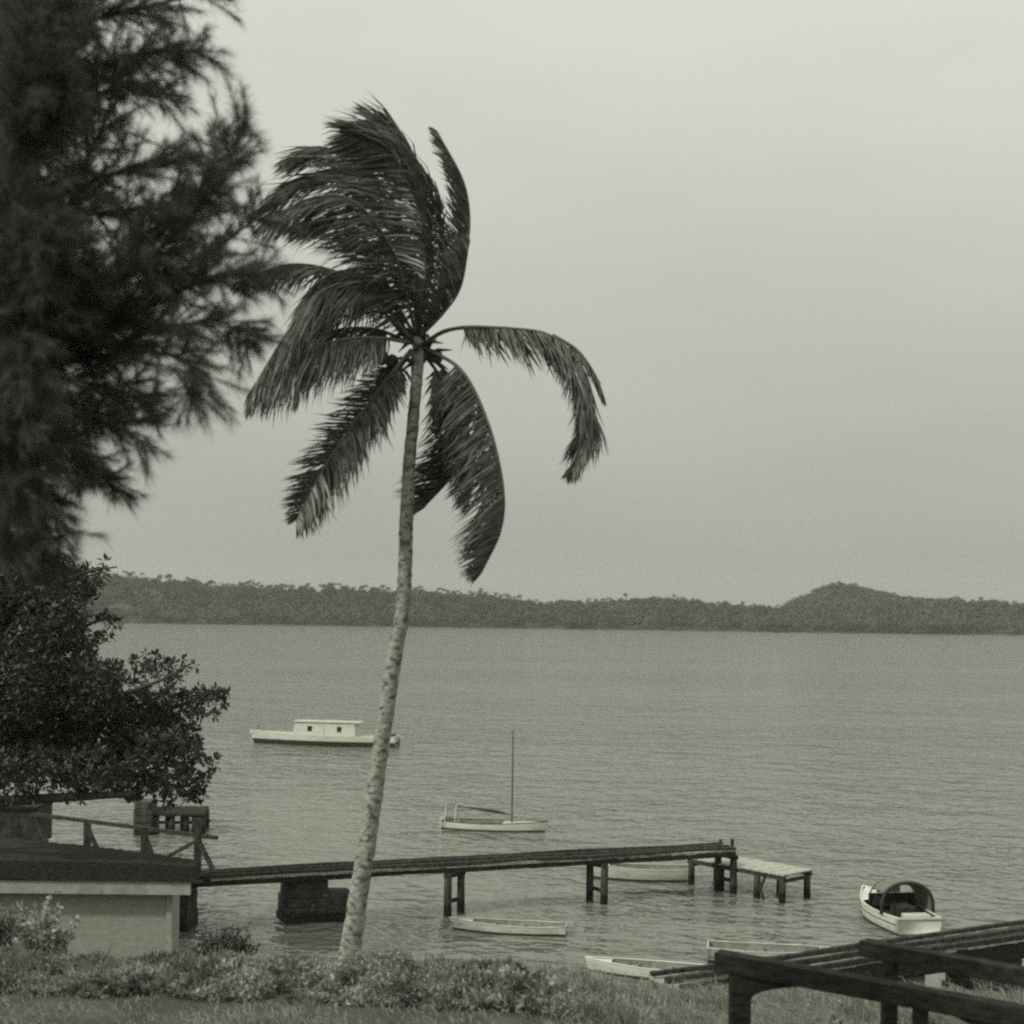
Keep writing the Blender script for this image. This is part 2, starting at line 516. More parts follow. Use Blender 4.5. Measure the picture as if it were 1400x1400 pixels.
def runs(mb, A, B, z, w, h):
    """a long timber in several lengths, each a little out of line and sagging"""
    L = (B - A).length
    cuts = [0]
    while cuts[-1] < L: cuts.append(cuts[-1] + random.uniform(2.2, 3.4))
    cuts[-1] = L
    zs = [z + random.uniform(-.03, .03) for _ in cuts]
    pr = [Vector((-(B - A).y, (B - A).x, 0)).normalized() * random.uniform(-.03, .03) for _ in cuts]
    for i in range(len(cuts) - 1):
        if cuts[i + 1] - cuts[i] < .02: continue
        p, q = A.lerp(B, cuts[i] / L) + pr[i], A.lerp(B, (cuts[i + 1] - .012) / L) + pr[i + 1]
        p.z, q.z = zs[i], zs[i + 1] + random.uniform(-.012, .012)
        mb.beam(p, q, w * random.uniform(.93, 1.07), h * random.uniform(.9, 1.06))

def jetty_run(A, B, side, z, root, n_rails=3, deep=.22):
    """deck and longitudinal timbers; A-B is the near edge, side points away from it"""
    A, B, side = Vector(A), Vector(B), Vector(side)
    mb = MB(); plank_deck(mb, A, B, side, z - .10, .06, plank=.24); mb.build("deck", M['plank'], root)
    for k in range(n_rails):
        f = k / (n_rails - 1)
        off = side * f
        mb = MB(); runs(mb, A + off, B + off, z + .01, .15, .14)
        mb.build("kerb", M['timber'], root, bevel=.015)
    for f in (.06, .94):
        off = side * f
        mb = MB(); runs(mb, A + off, B + off, z - .13 - deep / 2, .22, deep)
        mb.build("stringer", M['tarred'], root, bevel=.02)

Z_J = 2.0
jA, jB = on(262, 1200, Z_J), on(1006, 1160, Z_J)
jdir = (jB - jA); jdir.z = 0; jdir.normalize()
jside = Vector((-jdir.y, jdir.x, 0)) * 1.15
jet = thing("jetty", "long narrow dark timber jetty on piles crossing behind the palm trunk", "jetty", (jA.x, jA.y, 0))
jetty_run(jA, jB, jside, Z_J, jet)
def bent(px_pairs):
    """pairs of piles standing in the water with a low cross tie"""
    tops = []
    for (px, py) in px_pairs:
        p = on(px, py, 0)
        mb = MB(); pile(mb, p.x, p.y, -1.2, Z_J - .35, .16, (random.uniform(-.04, .04), 0)); mb.build("pile", M['pile_wood'], jet, smooth=True)
        tops.append(p)
    a, b = tops[0].copy(), tops[1].copy(); a.z = b.z = .55
    mb = MB(); mb.beam(a, b, .12, .14); mb.build("cross_tie", M['tarred'], jet)
    a.z = b.z = Z_J - .43
    mb = MB(); mb.beam(a, b, .22, .16, ext=.15); mb.build("cap_beam", M['tarred'], jet)
bent([(612, 1252), (630, 1247)])
bent([(806, 1231), (825, 1236)])
bent([(981, 1217), (1003, 1222)])
p1 = on(384, 1264, 0); p2 = on(488, 1262, 0)
ext = Vector((-jdir.y, jdir.x))
c1, c2 = Vector((p1.x + .25, p1.y + .2)), Vector((p2.x - 1.15, p2.y + .2))
stone_pier("stone_pier", [c1, c2, c2 + ext * 1.5, c1 + ext * 1.5], -1.2, Z_J - .36, .34, jet)
c3 = Vector((p2.x - 1.1, p2.y + .1)); c4 = Vector((p2.x, p2.y + .1))
stone_pier("stone_footing", [c3, c4, c4 + ext * 1.6, c3 + ext * 1.6], -1.2, 1.05, .06, jet)
# bollards and ladder posts at the jetty head
for px, py, h in ((985, 1152, .14), (1001, 1153, .2)):
    p = on(px, py, Z_J)
    mb = MB(); pile(mb, p.x, p.y, Z_J - .2, Z_J + h, .07); mb.build("mooring_post", M['tarred'], jet, smooth=True)

Z_L = 1.2
q1, q2 = on(1072, 1196, Z_L), on(1118, 1190, Z_L)
back = on(940, 1172, Z_L)
lst = thing("landing_stage", "low pale topped landing stage on dark piles at the jetty's seaward end", "landing stage", (q1.x, q1.y, 0))
ldir = (back - q1); ldir.z = 0
lside = (q2 - q1); lside.z = 0
lside = lside - ldir * (lside.dot(ldir) / ldir.length_squared)
mb = MB(); plank_deck(mb, q1, q1 + ldir, lside, Z_L, .06, plank=.2); mb.build("deck", M['pale_plank'], lst)
for f in (.04, .96):
    mb = MB(); a = q1 + lside * f; a.z = Z_L - .16; mb.beam(a, a + ldir, .14, .18); mb.build("stringer", M['timber'], lst)
for t in (.03, .97):
    mb = MB(); a = q1 + ldir * t; a.z = Z_L - .32; mb.beam(a, a + lside, .14, .13); mb.build("cap_beam", M['timber'], lst)
for t, f in ((.03, .05), (.03, .93), (.28, .05), (.3, .93), (.66, .08), (.78, .9), (.97, .05), (.97, .93)):
    p = q1 + ldir * t + lside * f
    mb = MB(); pile(mb, p.x, p.y, -1.2, Z_L - .25, .15); mb.build("pile", M['pile_wood'], lst, smooth=True)
for a, b in (((.30, .05, -.2), (.2, .05, .95)), ((.2, .05, -.2), (.28, .05, .9))):
    p = q1 + ldir * a[0] + lside * a[1]; q = q1 + ldir * b[0] + lside * b[1]
    p.z, q.z = a[2], b[2]
    mb = MB(); mb.beam(p, q, .09, .09); mb.build("brace", M['timber'], lst)

# second jetty on the right
Z_2 = 2.0
kA, kB = on(930, 1349, Z_2), on(1480, 1268, Z_2)
kdir = (kB - kA); kdir.z = 0; kdir.normalize()
kside = Vector((-kdir.y, kdir.x, 0)) * 1.35
jet2 = thing("jetty", "nearer dark timber jetty rising on stone piers behind the foreground beams", "jetty", (kA.x, kA.y, 0))
jetty_run(kA, kB, kside, Z_2, jet2, deep=.6)
ext2 = Vector((-kdir.y, kdir.x))
for px, w in ((1225, 1.25), (1335, 2.2), (1008, 1.0)):
    p = on(px, 1349 + (px - 930) * (1268 - 1349) / 550, Z_2)
    a = Vector((p.x, p.y)) + ext2 * .1; b = a + Vector((kdir.x, kdir.y)) * w
    stone_pier("stone_pier", [a, b, b + ext2 * 1.2, a + ext2 * 1.2], -1.2, Z_2 - .74, .1, jet2)

# ------------------------------------------------------------------ wharf on the left
wA, wB = on(-170, 1125, 2.0), on(290, 1189, 2.0)      # far edge
wC, wD = on(275, 1205, 2.0), on(-170, 1200, 2.0)      # near edge
wh = thing("wharf", "dark timber wharf with a braced plank railing behind the flat roofed shed", "wharf", (wC.x, wC.y, 0))
mb = MB()
n = 60
for i in range(n):
    a0, a1 = i / n, (i + .93) / n
    P = [wA.lerp(wB, a0), wA.lerp(wB, a1), wD.lerp(wC, a1), wD.lerp(wC, a0)]
    mb.prism([(p.x, p.y) for p in reversed(P)], 1.88, 1.96 + random.uniform(-.01, .01))
mb.build("deck", M['tarred'], wh)
hx = at(52, 1150, 57.5).x
mb = MB(); mb.prism([(hx - 5, 56.8), (hx, 56.8), (hx, 59.3), (hx - 5, 59.3)], 1.84, 1.955); mb.build("hut_platform", M['tarred'], wh)
for px_, py_ in ((hx - .2, 58.9), (hx - 2.4, 59.1), (hx + 2.2, 55.8), (hx + 4.6, 54.6)):
    mb = MB(); pile(mb, px_, py_, -1.2, 1.86, .15); mb.build("pile", M['pile_wood'], wh, smooth=True)
kA_, kB_ = on(-170, 1203, 2.0), on(287, 1199, 2.0)
mb = MB(); mb.beam(kA_ + Vector((0, 0, -.12)), kB_ + Vector((0, 0, -.12)), .3, .42); mb.build("kerb_beam", M['tarred'], wh, bevel=.03)
a = on(238, 1274, 0)
stone_pier("stone_pier", [Vector((a.x, a.y)), Vector((a.x + .5, a.y)), Vector((a.x + .55, a.y + 1.4)), Vector((a.x - .1, a.y + 1.4))], -1.2, 1.7, .1, wh)

# flat roofed shed in front of the wharf
SD = 45.9
sA, sB = at(-190, 1214, SD), at(233, 1216, SD)
shed = thing("boat_shed", "low grey walled shed with flat dark roof and pale eaves board", "shed", (sB.x, SD, -1.2))
zw = 3.0
def wall_boards(p, q, z0, z1, name):
    mb = MB(); n = 1
    for k in range(n):
        z = z0 + (z1 - z0) * (k + .5) / n
        mb.beam((p[0], p[1], z), (q[0], q[1], z), .05 + random.uniform(0, .004), (z1 - z0) / n - .004)
    mb.build(name, M['grey_wall'], shed)
wall_boards((sA.x, SD + .02), (sB.x - .1, SD + .02), .3, zw - .05, "front_wall")
wall_boards((sB.x - .05, SD + .1), (sB.x - .05, SD + 1.4), .3, zw - .05, "side_wall")
mb = MB(); mb.prism([(sA.x, SD + .12), (sB.x - .12, SD + .12), (sB.x - .12, SD + 1.3), (sA.x, SD + 5.0)], -1.4, .29); mb.build("foundation", M['stone'], shed)
mb = MB(); mb.beam((sB.x, SD, .2), (sB.x, SD, zw - .1), .2, .2, up=(0, 1, 0)); mb.build("corner_post", M['pale_wood'], shed, bevel=.02)
fA, fB = at(9, 1213, SD - .5), at(261, 1215, SD - .5)
mb = MB(); mb.beam((sA.x, SD - .5, fA.z), (fB.x, SD - .5, fB.z), .06, .42); mb.build("eaves_board", M['pale_wood'], shed, bevel=.015)
zr0 = at(130, 1203.5, SD - .55).z + .01
mb = MB()
for k in range(30):
    x0 = sA.x + (fB.x + .12 - sA.x) * k / 30; x1 = sA.x + (fB.x + .12 - sA.x) * (k + 1) / 30 - .003
    dz = random.uniform(-.004, .004)
    V = []
    bk = SD + 4.4 - 4.0 * (k / 29) ** 1.3; top = .60 - .10 * (k / 29) ** 6
    for y_, z_ in ((SD - .62, zr0), (bk, zr0 + .02)):
        for x_ in (x0, x1):
            V += [(x_, y_, z_ + dz), (x_, y_, z_ + top + dz)]
    mb.add(V, [(0, 2, 3, 1), (4, 5, 7, 6), (1, 3, 7, 5), (0, 4, 6, 2), (0, 1, 5, 4), (2, 6, 7, 3)])
mb.build("roof", M['tarred'], shed)
# railing along the far edge
far = lambda px: on(px, 1148 + px * 40 / 290.0, 2.0)
r0, r1 = at(44, 1113, far(48).y), at(297, 1145.5, far(292).y)
mb = MB(); mb.beam(r0, r1, .12, .15); rail = mb.build("railing", M['timber'], wh)
for px, pt, brx in ((50, 1112, 66), (119, 1121, 136), (197, 1131, 212), (270, 1119, 291)):
    b = far(px); b.z = 1.9; t = at(px, pt, b.y)
    mb = MB(); mb.beam((b.x, b.y, 1.9), (b.x, b.y, t.z), .25, .2, up=(0, 1, 0)); mb.build("post", M['timber'], rail)
    e = far(brx); e.z = 1.98
    s = Vector((b.x, b.y - .02, t.z - (.3 if px < 260 else .8)))
    mb = MB(); mb.beam(s, e, .14, .15); mb.build("brace", M['timber'], rail)
e = far(217); e.z = 2.0; s = at(268, 1150, far(270).y)
mb = MB(); mb.beam(s, e, .12, .12); mb.build("brace", M['timber'], rail)

# hut at the left end of the wharf
hb = on(20, 1155, 2.0)
hut = thing("timber_hut", "dark plank hut at the left edge under the leafy branch", "hut", (hb.x - 1.6, hb.y + .6, 1.96))
mb = MB()
x1 = at(50, 1125, hb.y + .2).x
for k in range(8):
    z = 1.96 + .19 * k
    mb.beam((x1 - 4, hb.y + .2, z + .095), (x1, hb.y + .2, z + .095), .05 + .012 * (k % 2), .185)
    mb.beam((x1 - .03, hb.y + .24, z + .095), (x1 - .03, hb.y + 2.2, z + .095), .05 + .012 * (k % 2), .185)
mb.build("wall", M['timber'], hut)
mb = MB(); mb.beam((x1 - 4, hb.y + 1.2, 3.55), (x1 + .06, hb.y + 1.2, 3.55), 2.3, .09); mb.build("roof", M['tarred'], hut)

# shelter standing in the water beyond the wharf
sp = on(247, 1141, 0)
D = sp.y
shelter = thing("boat_shelter", "small dark roofed shelter on piles in the water behind the railing", "shelter", (sp.x, sp.y, 0))
sL, sR = on(205, 1140, 0), on(276, 1140, 0)
dep = Vector((-.3, 2.3, 0))
zr = at(281, 1113, D).z
mb = MB()
e = [sL + Vector((-.35, -.3, 0)), sR + Vector((.2, -.3, 0)), sR + dep + Vector((.1, .3, 0)), sL + dep + Vector((-.35, .3, 0))]
zt = at(247, 1103, D + 1.5).z
rg = [sL.lerp(sL + dep, .5) + Vector((.5, 0, 0)), sR.lerp(sR + dep, .5) + Vector((-1.2, 0, 0))]
V = [(p.x, p.y, zr) for p in e] + [(p.x, p.y, zt) for p in rg] + [(p.x, p.y, zr - .12) for p in e]
mb.add(V, [(0, 1, 5, 4), (2, 3, 4, 5), (1, 2, 5), (3, 0, 4), (6, 7, 1, 0), (7, 8, 2, 1), (8, 9, 3, 2), (9, 6, 0, 3), (9, 8, 7, 6)])
mb.build("roof", M['tarred'], shelter)
for f, g in ((.12, 0), (.42, 0), (.7, 0), (.86, 0), (1, 0), (0, 1), (.25, 1), (.55, 1), (.8, 1), (1, 1)):
    p = sL.lerp(sR, f) + dep * g
    mb = MB(); pile(mb, p.x, p.y, -1.2, zr - .12, .16 if f < 1 else .2); mb.build("pile", M['pile_wood'], shelter, smooth=True)
mb = MB(); a = sL.copy(); b = sR.copy(); a.z = b.z = .6; mb.beam(a, b, .12, .16); mb.build("rail", M['timber'], shelter); mb = MB(); a.z = 1.05; b.z = .35; a.y += 2.2; b.y += 2.2; mb.beam(a, b, .1, .12); mb.build("rail", M['timber'], shelter)
a = on(182, 1142, 0)
stone_pier("stone_pier", [Vector((a.x, a.y)), Vector((a.x + .95, a.y)), Vector((a.x + .95, a.y + 1.4)), Vector((a.x, a.y + 1.4))], -1.2, at(190, 1096, a.y).z, .03, shelter)

# ------------------------------------------------------------------ boats
def hull(L, B, free, bow_up=.25, stern_w=.7, draft=.25, full=2.2, thick=.035, floor=.12, deck=False, ns=22, nk=8, boot=.085):
    """bow along +X, waterline z=0. returns outer shell, bottom, inner shell meshes (MB) and sheer function"""
    def bx(t):      # half beam, t=0 stern .. 1 bow
        w = stern_w + (1 - stern_w) * math.sin(min(t / .42, 1) * math.pi / 2)
        e = max(0.0, (t - .42) / .58)
        return B / 2 * w * max(.015, (1 - e ** full))
    def sheer(t): return free * (1 + bow_up * max(0, (t - .35) / .65) ** 2 + .10 * max(0, (.35 - t) / .35) ** 2)
    def keel(t): return -draft * (1 - max(0, (t - .78) / .22) ** 2.2) + .0
    def stem(t, s): return t * L - L / 2 + (.05 * L * s * max(0, (t - .8) / .2) if t > .8 else 0)
    S = np.linspace(0, 1, ns) ** .9
    out, inn = MB(), MB()
    prof = [(i / nk) for i in range(nk + 1)]
    V = []
    for t in S:
        b, zs, zk = bx(t), sheer(t), keel(t)
        if t > .999: zk = -draft * .2
        row = []
        for s in prof:
            y = b * (1 - (1 - s) ** 2.6) ** (1 / 2.0)
            z = zk + (zs - zk) * s ** 1.35
            row.append((stem(t, s), y, z))
        V.append([(x, -y, z) for x, y, z in reversed(row)] + row[1:])
    m = 2 * nk + 1
    flat = [p for r in V for p in r]
    Fc = []
    for i in range(ns - 1):
        for k in range(m - 1):
            Fc.append((i * m + k, i * m + k + 1, (i + 1) * m + k + 1, (i + 1) * m + k))
    Fc.append(tuple(range(m)))
    out.add(flat, Fc)
    W = []
    for t in S[:-1]:
        b, zs, zk = max(bx(t) - thick, .01), sheer(t), floor
        row = []
        for s in prof:
            y = b * (.72 + .28 * s ** .7) if s > 0 else b * .72
            z = zk + (zs - .01 - zk) * s
            row.append((stem(t, s) + (thick if t == 0 else 0), y, z))
        W.append([(x, -y, z) for x, y, z in reversed(row)] + row)
    mi = 2 * (nk + 1)
    flat = [p for r in W for p in r]
    Fc = []
    for i in range(len(W) - 1):
        for k in range(mi - 1):
            Fc.append((i * mi + k + 1, i * mi + k, (i + 1) * mi + k, (i + 1) * mi + k + 1))
    Fc.append(tuple(range(mi - 1, -1, -1)))
    Fc.append(tuple((len(W) - 1) * mi + k for k in range(mi)))
    inn.add(flat, Fc)
    # gunwale strip
    gun = MB()
    for sgn in (-1, 1):
        pts = [(stem(t, 1), sgn * (bx(t) - thick * .4), sheer(t) + .012) for t in S]
        gun.tube(pts, [thick * .75] * len(pts), n=6)
    gun.beam((stem(0, 1), -bx(0), sheer(0) + .008), (stem(0, 1), bx(0), sheer(0) + .008), thick * 1.6, thick * 1.3)
    dk = MB()
    V = []
    for t in S:
        V += [(stem(t, 1), -bx(t) * .985, sheer(t) - .012), (stem(t, 1), 0, sheer(t) + .02), (stem(t, 1), bx(t) * .985, sheer(t) - .012)]
    Fc = []
    for i in range(ns - 1):
        for k in range(2): Fc.append((i * 3 + k + 1, i * 3 + k, (i + 1) * 3 + k, (i + 1) * 3 + k + 1))
    dk.add(V, Fc)
    # dark bottom band along the waterline, 4 mm proud of the planking
    bt = MB()
    V, Fc = [], []
    for t in S:
        b, zs, zk = bx(t), sheer(t), keel(t)
        if t > .999: zk = -draft * .2
        row = []
        for z in (-.12, .0, boot * .5, boot):
            s = max(0, (z - zk) / (zs - zk)) ** (1 / 1.35)
            y = b * (1 - (1 - min(s, 1)) ** 2.6) ** .5 + .014
            row.append((stem(t, s) + (.014 if t > .99 else 0), y, z))
        V += [(x, -y, z) for x, y, z in reversed(row)] + row
    for i in range(ns - 1):
        for k in (0, 1, 2, 4, 5, 6): Fc.append((i * 8 + k, i * 8 + k + 1, (i + 1) * 8 + k + 1, (i + 1) * 8 + k))
    Fc += [(0, 1, 6, 7), (1, 2, 5, 6), (2, 3, 4, 5)]
    bt.add(V, Fc)
    return dict(out=out, inn=inn, gun=gun, deck=dk, boot=bt, bx=bx, sheer=sheer, L=L)

def place(pa, pb):
    """boat from stern point pa to bow point pb (water points): centre, heading, length"""
    d = pb - pa
    return (pa + pb) / 2, math.atan2(d.y, d.x), d.length

def mooring(root, L, h, reach, turn=0.0):
    """slack line from the stem down into the water ahead"""
    x0, z0 = L / 2 - .12, h['sheer'](1) + .02
    pts = [(x0 + reach * t, turn * t, z0 * (1 - t) ** 1.6 - .12 * t) for t in (0, .2, .4, .6, .8, 1)]
    mb = MB(); mb.tube(pts, [.016] * 6, n=5); mb.build("mooring_line", M['mast'], root, local=True)

def rowboat(label, pa, pb, B=1.3, free=.42, mat='offwhite', thwarts=3, line=0, **kw):
    c, a, L = place(pa, pb)
    h = hull(L, B, free, **kw)
    r = thing("rowing_boat", label, "boat", (c.x, c.y, 0), a, "open rowing boats")
    h['out'].build("hull", M[mat], r, local=True, smooth=True)
    h['boot'].build("waterline_band", M['boot'], r, local=True, smooth=True)
    h['inn'].build("inner_hull", M['inside'], r, local=True, smooth=False)
    h['gun'].build("gunwale", M[mat], r, local=True, smooth=True)
    for k in range(thwarts):
        t = .14 + .26 * k
        x = t * L - L / 2; b = h['bx'](t) - .05
        mb = MB(); mb.beam((x, -b, free * .68), (x, b, free * .68), .22, .035)
        mb.build("thwart", M['inside'], r, local=True)
    mb = MB()
    t0 = .84
    V = []
    for t in np.linspace(t0, .985, 5):
        V += [(t * L - L / 2, -h['bx'](t) * .93, h['sheer'](t) - .02), (t * L - L / 2, h['bx'](t) * .93, h['sheer'](t) - .02)]
    mb.add(V, [(2 * i, 2 * i + 2, 2 * i + 3, 2 * i + 1) for i in range(4)])
    mb.build("foredeck", M[mat], r, local=True)
    if line: mooring(r, L, h, line, .2)
    return r

rowboat("pale rowing boat afloat in front of the jetty's pile pairs", on(774, 1277.5), on(622, 1271), B=1.15, free=.31, bow_up=.4, mat='offwhite', line=1.1)
rowboat("pale boat half hidden behind the jetty's outer piles", on(946, 1203), on(812, 1200), B=1.5, free=.52, stern_w=.75, mat='offwhite')
rowboat("white rowing boat lying at the grassy shore beside the nearer jetty", on(985, 1341), on(808, 1328), B=1.2, free=.34, bow_up=.35, mat='white')
rowboat("pale square sterned boat beyond the foreground beam's end", on(968, 1311), on(1150, 1320), B=1.35, free=.46, stern_w=.85, mat='offwhite')

def cabin_boat():
    c, a, L = place(on(543, 1021.0), on(350, 1015.5))
    r = thing("cabin_boat", "white cabin launch with two small dark windows moored left of the palm trunk", "boat", (c.x, c.y, 0), a)
    h = hull(L, 2.7, .85, bow_up=.3, stern_w=.75, draft=.6, boot=.43)  # tall band: bottom paint plus the hull's dark reflection, put into the colour
    h['out'].build("hull", M['white'], r, local=True, smooth=True)
    h['boot'].build("waterline_band", M['boot'], r, local=True, smooth=True)
    h['deck'].build("deck", M['offwhite'], r, local=True)
    h['gun'].build("gunwale", M['white'], r, local=True)
    def X(px): return (543 - px) / 193 * L - L / 2
    zb, zt = .84, 2.02
    b0, b1 = X(490), X(404)
    mb = MB()
    w0, w1 = 1.0, .88
    V = [(b0, -w0, zb), (b1, -w0, zb), (b1, w0, zb), (b0, w0, zb), (b0 + .1, -w1, zt), (b1 - .3, -w1, zt), (b1 - .3, w1, zt), (b0 + .1, w1, zt)]
    mb.add(V, [(3, 2, 1, 0), (4, 5, 6, 7), (0, 1, 5, 4), (1, 2, 6, 5), (2, 3, 7, 6), (3, 0, 4, 7)])
    cab = mb.build("cabin", M['white'], r, local=True, bevel=.03)
    mb = MB(); mb.beam((b0 - .35, 0, zt + .045), (b1 - .05, 0, zt + .045), 2.0, .07); mb.build("roof", M['offwhite'], r, local=True, bevel=.02)
    for px in (428, 468):
        for sg in (-1, 1):
            z = 1.45; y = w0 + (w1 - w0) * (z - zb) / (zt - zb)
            mb = MB(); mb.beam((X(px) - .21, sg * (y - .01), z), (X(px) + .21, sg * (y - .01), z), .07, .5); mb.build("window", M['glass'], cab, local=True, bevel=.03)
    for px in (447,):
        for sg in (-1, 1):
            z = 1.42; y = (w0 + w1) / 2
            mb = MB(); mb.beam((X(px), sg * (w0 + .012), zb + .05), (X(px), sg * (w1 + .012), zt - .05), .05, .03); mb.build("seam_batten", M['offwhite'], cab, local=True)
    mb = MB(); mb.tube([(-L / 2 - .1, 0, -.5), (-L / 2 - .14, 0, .75)], [.06, .06], n=8); mb.build("rudder_post", M['boot'], r, local=True)
    mb = MB(); mb.beam((-L / 2 + .35, -.6, .95), (-L / 2 + .35, .6, .95), .3, .35); mb.build("stern_box", M['boot'], r, local=True)
    mooring(r, L, h, 2.6, .4)
    mb = MB(); mb.tube([(L / 2 - .2, 0, 1.25), (L / 2 - .2, 0, 1.55)], [.05, .05], n=8); mb.build("bitt", M['mast'], r, local=True)
cabin_boat()

def sail_boat():
    c, a, L = place(on(606, 1131.5), on(743, 1137))
    r = thing("sailing_boat", "small white sailing boat with bare dark mast beyond the jetty", "boat", (c.x, c.y, 0), a)
    h = hull(L, 1.7, .4, bow_up=.4, stern_w=.6, draft=.3)
    h['out'].build("hull", M['white'], r, local=True, smooth=True)
    h['boot'].build("waterline_band", M['boot'], r, local=True, smooth=True)
    h['inn'].build("inner_hull", M['inside'], r, local=True)
    h['gun'].build("gunwale", M['timber'], r, local=True)
    V = []
    for t in np.linspace(.6, .985, 9):
        V += [(t * L - L / 2, -h['bx'](t) * .95, h['sheer'](t) - .01), (t * L - L / 2, h['bx'](t) * .95, h['sheer'](t) - .01)]
    mb = MB(); mb.add(V, [(2 * i, 2 * i + 2, 2 * i + 3, 2 * i + 1) for i in range(8)]); mb.build("foredeck", M['offwhite'], r, local=True)
    def X(px): return (px - 606) / 137 * L - L / 2
    k = c.y / F_PX
    xm = X(700)
    mb = MB(); mb.tube([(xm, 0, .1), (xm, 0, 3), (xm, 0, (1136 - 999) * k)], [.05, .045, .03], n=8); mb.build("mast", M['mast'], r, local=True)
    mb = MB(); mb.tube([(X(698), 0, .85), (X(665), 0, 1.0), (X(623), 0, 1.25)], [.045, .05, .035], n=8); mb.build("boom", M['mast'], r, local=True)
    mb = MB()
    pts = [(X(690), 0, .94), (X(680), 0, 1.0), (X(668), 0, 1.07), (X(655), 0, 1.12), (X(640), 0, 1.2)]
    mb.tube(pts, [.03, .06, .07, .05, .02], n=8, wob=.2); mb.build("furled_sail", M['timber'], r, local=True, smooth=True)
    mooring(r, L, h, 1.6, -.3)
    for px, zt in ((624, 1.3), (610, 1.35)):
        mb = MB()
        for sg in (-1, 1): mb.beam((X(px), sg * .45, .4), (X(px), sg * .06, zt), .045, .045)
        mb.build("boom_crutch", M['offwhite'], r, local=True)
    mb = MB(); mb.beam((-L / 2 - .05, 0, -.3), (-L / 2 - .05, 0, .6), .04, .3); mb.build("rudder", M['white'], r, local=True)
sail_boat()

def canopy_launch():
    stern = on(1257, 1280); bow = on(1183, 1239)
    c, a, L = place(stern, bow)
    L = L * 1.0
    r = thing("motor_launch", "white open launch with dark arched canopy beyond the right jetty", "boat", (c.x, c.y, 0), a)
    B = 2.1
    h = hull(L, B, .6, bow_up=.32, stern_w=.82, draft=.35, floor=.16, thick=.06)
    h['out'].build("hull", M['white'], r, local=True, smooth=True)
    h['boot'].build("waterline_band", M['boot'], r, local=True, smooth=True)
    h['inn'].build("inner_hull", M['boot'], r, local=True)
    h['gun'].build("gunwale", M['white'], r, local=True)
    mb = MB()   # rubbing strake
    for sg in (-1, 1):
        pts = []
        for t in np.linspace(0.02, .96, 16): pts.append((t * L - L / 2, sg * (h['bx'](t) * .97 + .015), h['sheer'](t) * .62))
        mb.tube(pts, [.025] * 16, n=6)
    mb.build("rubbing_strake", M['timber'], r, local=True)
    V = []
    for t in np.linspace(.66, .985, 9):
        V += [(t * L - L / 2, -h['bx'](t) * .95, h['sheer'](t) - .0), (t * L - L / 2, 0, h['sheer'](t) + .07), (t * L - L / 2, h['bx'](t) * .95, h['sheer'](t) - .0)]
    fc = []
    for i in range(8): fc += [(3 * i + 1, 3 * i, 3 * i + 3, 3 * i + 4), (3 * i + 2, 3 * i + 1, 3 * i + 4, 3 * i + 5)]
    mb = MB(); mb.add(V, fc); mb.build("foredeck", M['white'], r, local=True)
    # folding canopy: a hood of canvas over hoops
    def arch(x, w, top, z0, n=18, e=0):
        return [(x, w * math.cos(math.pi * k / n), z0 + (top - z0) * math.sin(math.pi * k / n) ** .62) for k in range(e, n + 1)]
    xs = [(-.02, .99, 1.78), (.12, .99, 1.82), (.22, .97, 1.80), (.32, .92, 1.66)]
    x0 = -L / 2 + 1.25
    rows = [arch(x0 + x * 4.2, w * B / 2, top, .6, 18, 3) for x, w, top in xs]
    out = [p for rr in rows for p in rr]
    inr = [(x, y * .955, .6 + (z - .6) * .955) for x, y, z in out]
    n1 = len(rows[0]); V = out + inr; N = len(out); fc = []
    for i in range(len(rows) - 1):
        for k in range(n1 - 1):
            q = (i * n1 + k, i * n1 + k + 1, (i + 1) * n1 + k + 1, (i + 1) * n1 + k)
            fc += [q, tuple(N + j for j in reversed(q))]
    for k in range(n1 - 1):
        fc.append((k + 1, k, N + k, N + k + 1))
        j = (len(rows) - 1) * n1
        fc.append((j + k, j + k + 1, N + j + k + 1, N + j + k))
    mb = MB(); mb.add(V, fc); can = mb.build("canopy", M['canvas'], r, local=True, smooth=True)
    mb = MB()
    pts = arch(x0 - .11, .99 * B / 2, 1.79, .6, 24)
    mb.tube(pts, [.07] * len(pts), n=8); mb.build("hoop", M['dark_canvas'], can, local=True, smooth=True)
    mb = MB(); pts = arch(x0 + .32 * 4.2, .92 * B / 2, 1.65, .6, 24); mb.tube(pts, [.03] * len(pts), n=6); mb.build('hoop', M['dark_canvas'], can, local=True, smooth=True)
    # windscreen at the canopy's front
    xw = x0 + .34 * 4.2
    mb = MB(); mb.beam((xw, -.9 * B / 2, .85), (xw, .9 * B / 2, .85), .05, .5, up=(0, 0, 1)); ws = mb.build("bulkhead", M['dark_canvas'], r, local=True)
    mb = MB(); mb.beam((xw, -.35, 1.27), (xw, .62, 1.27), .03, .3); mb.build("windscreen", M['white'], r, local=True)
    mb = MB(); mb.beam((-L / 2 + .6, -.62, .62), (-L / 2 + .6, .38, .62), .5, .18); mb.build("seat", M['white'], r, local=True, bevel=.04)
    mb = MB(); mb.beam((-L / 2 + 1.6, -.35, .55), (-L / 2 + 1.6, .35, .55), .8, .6); mb.build("engine_box", M['boot'], r, local=True, bevel=.04)
canopy_launch()

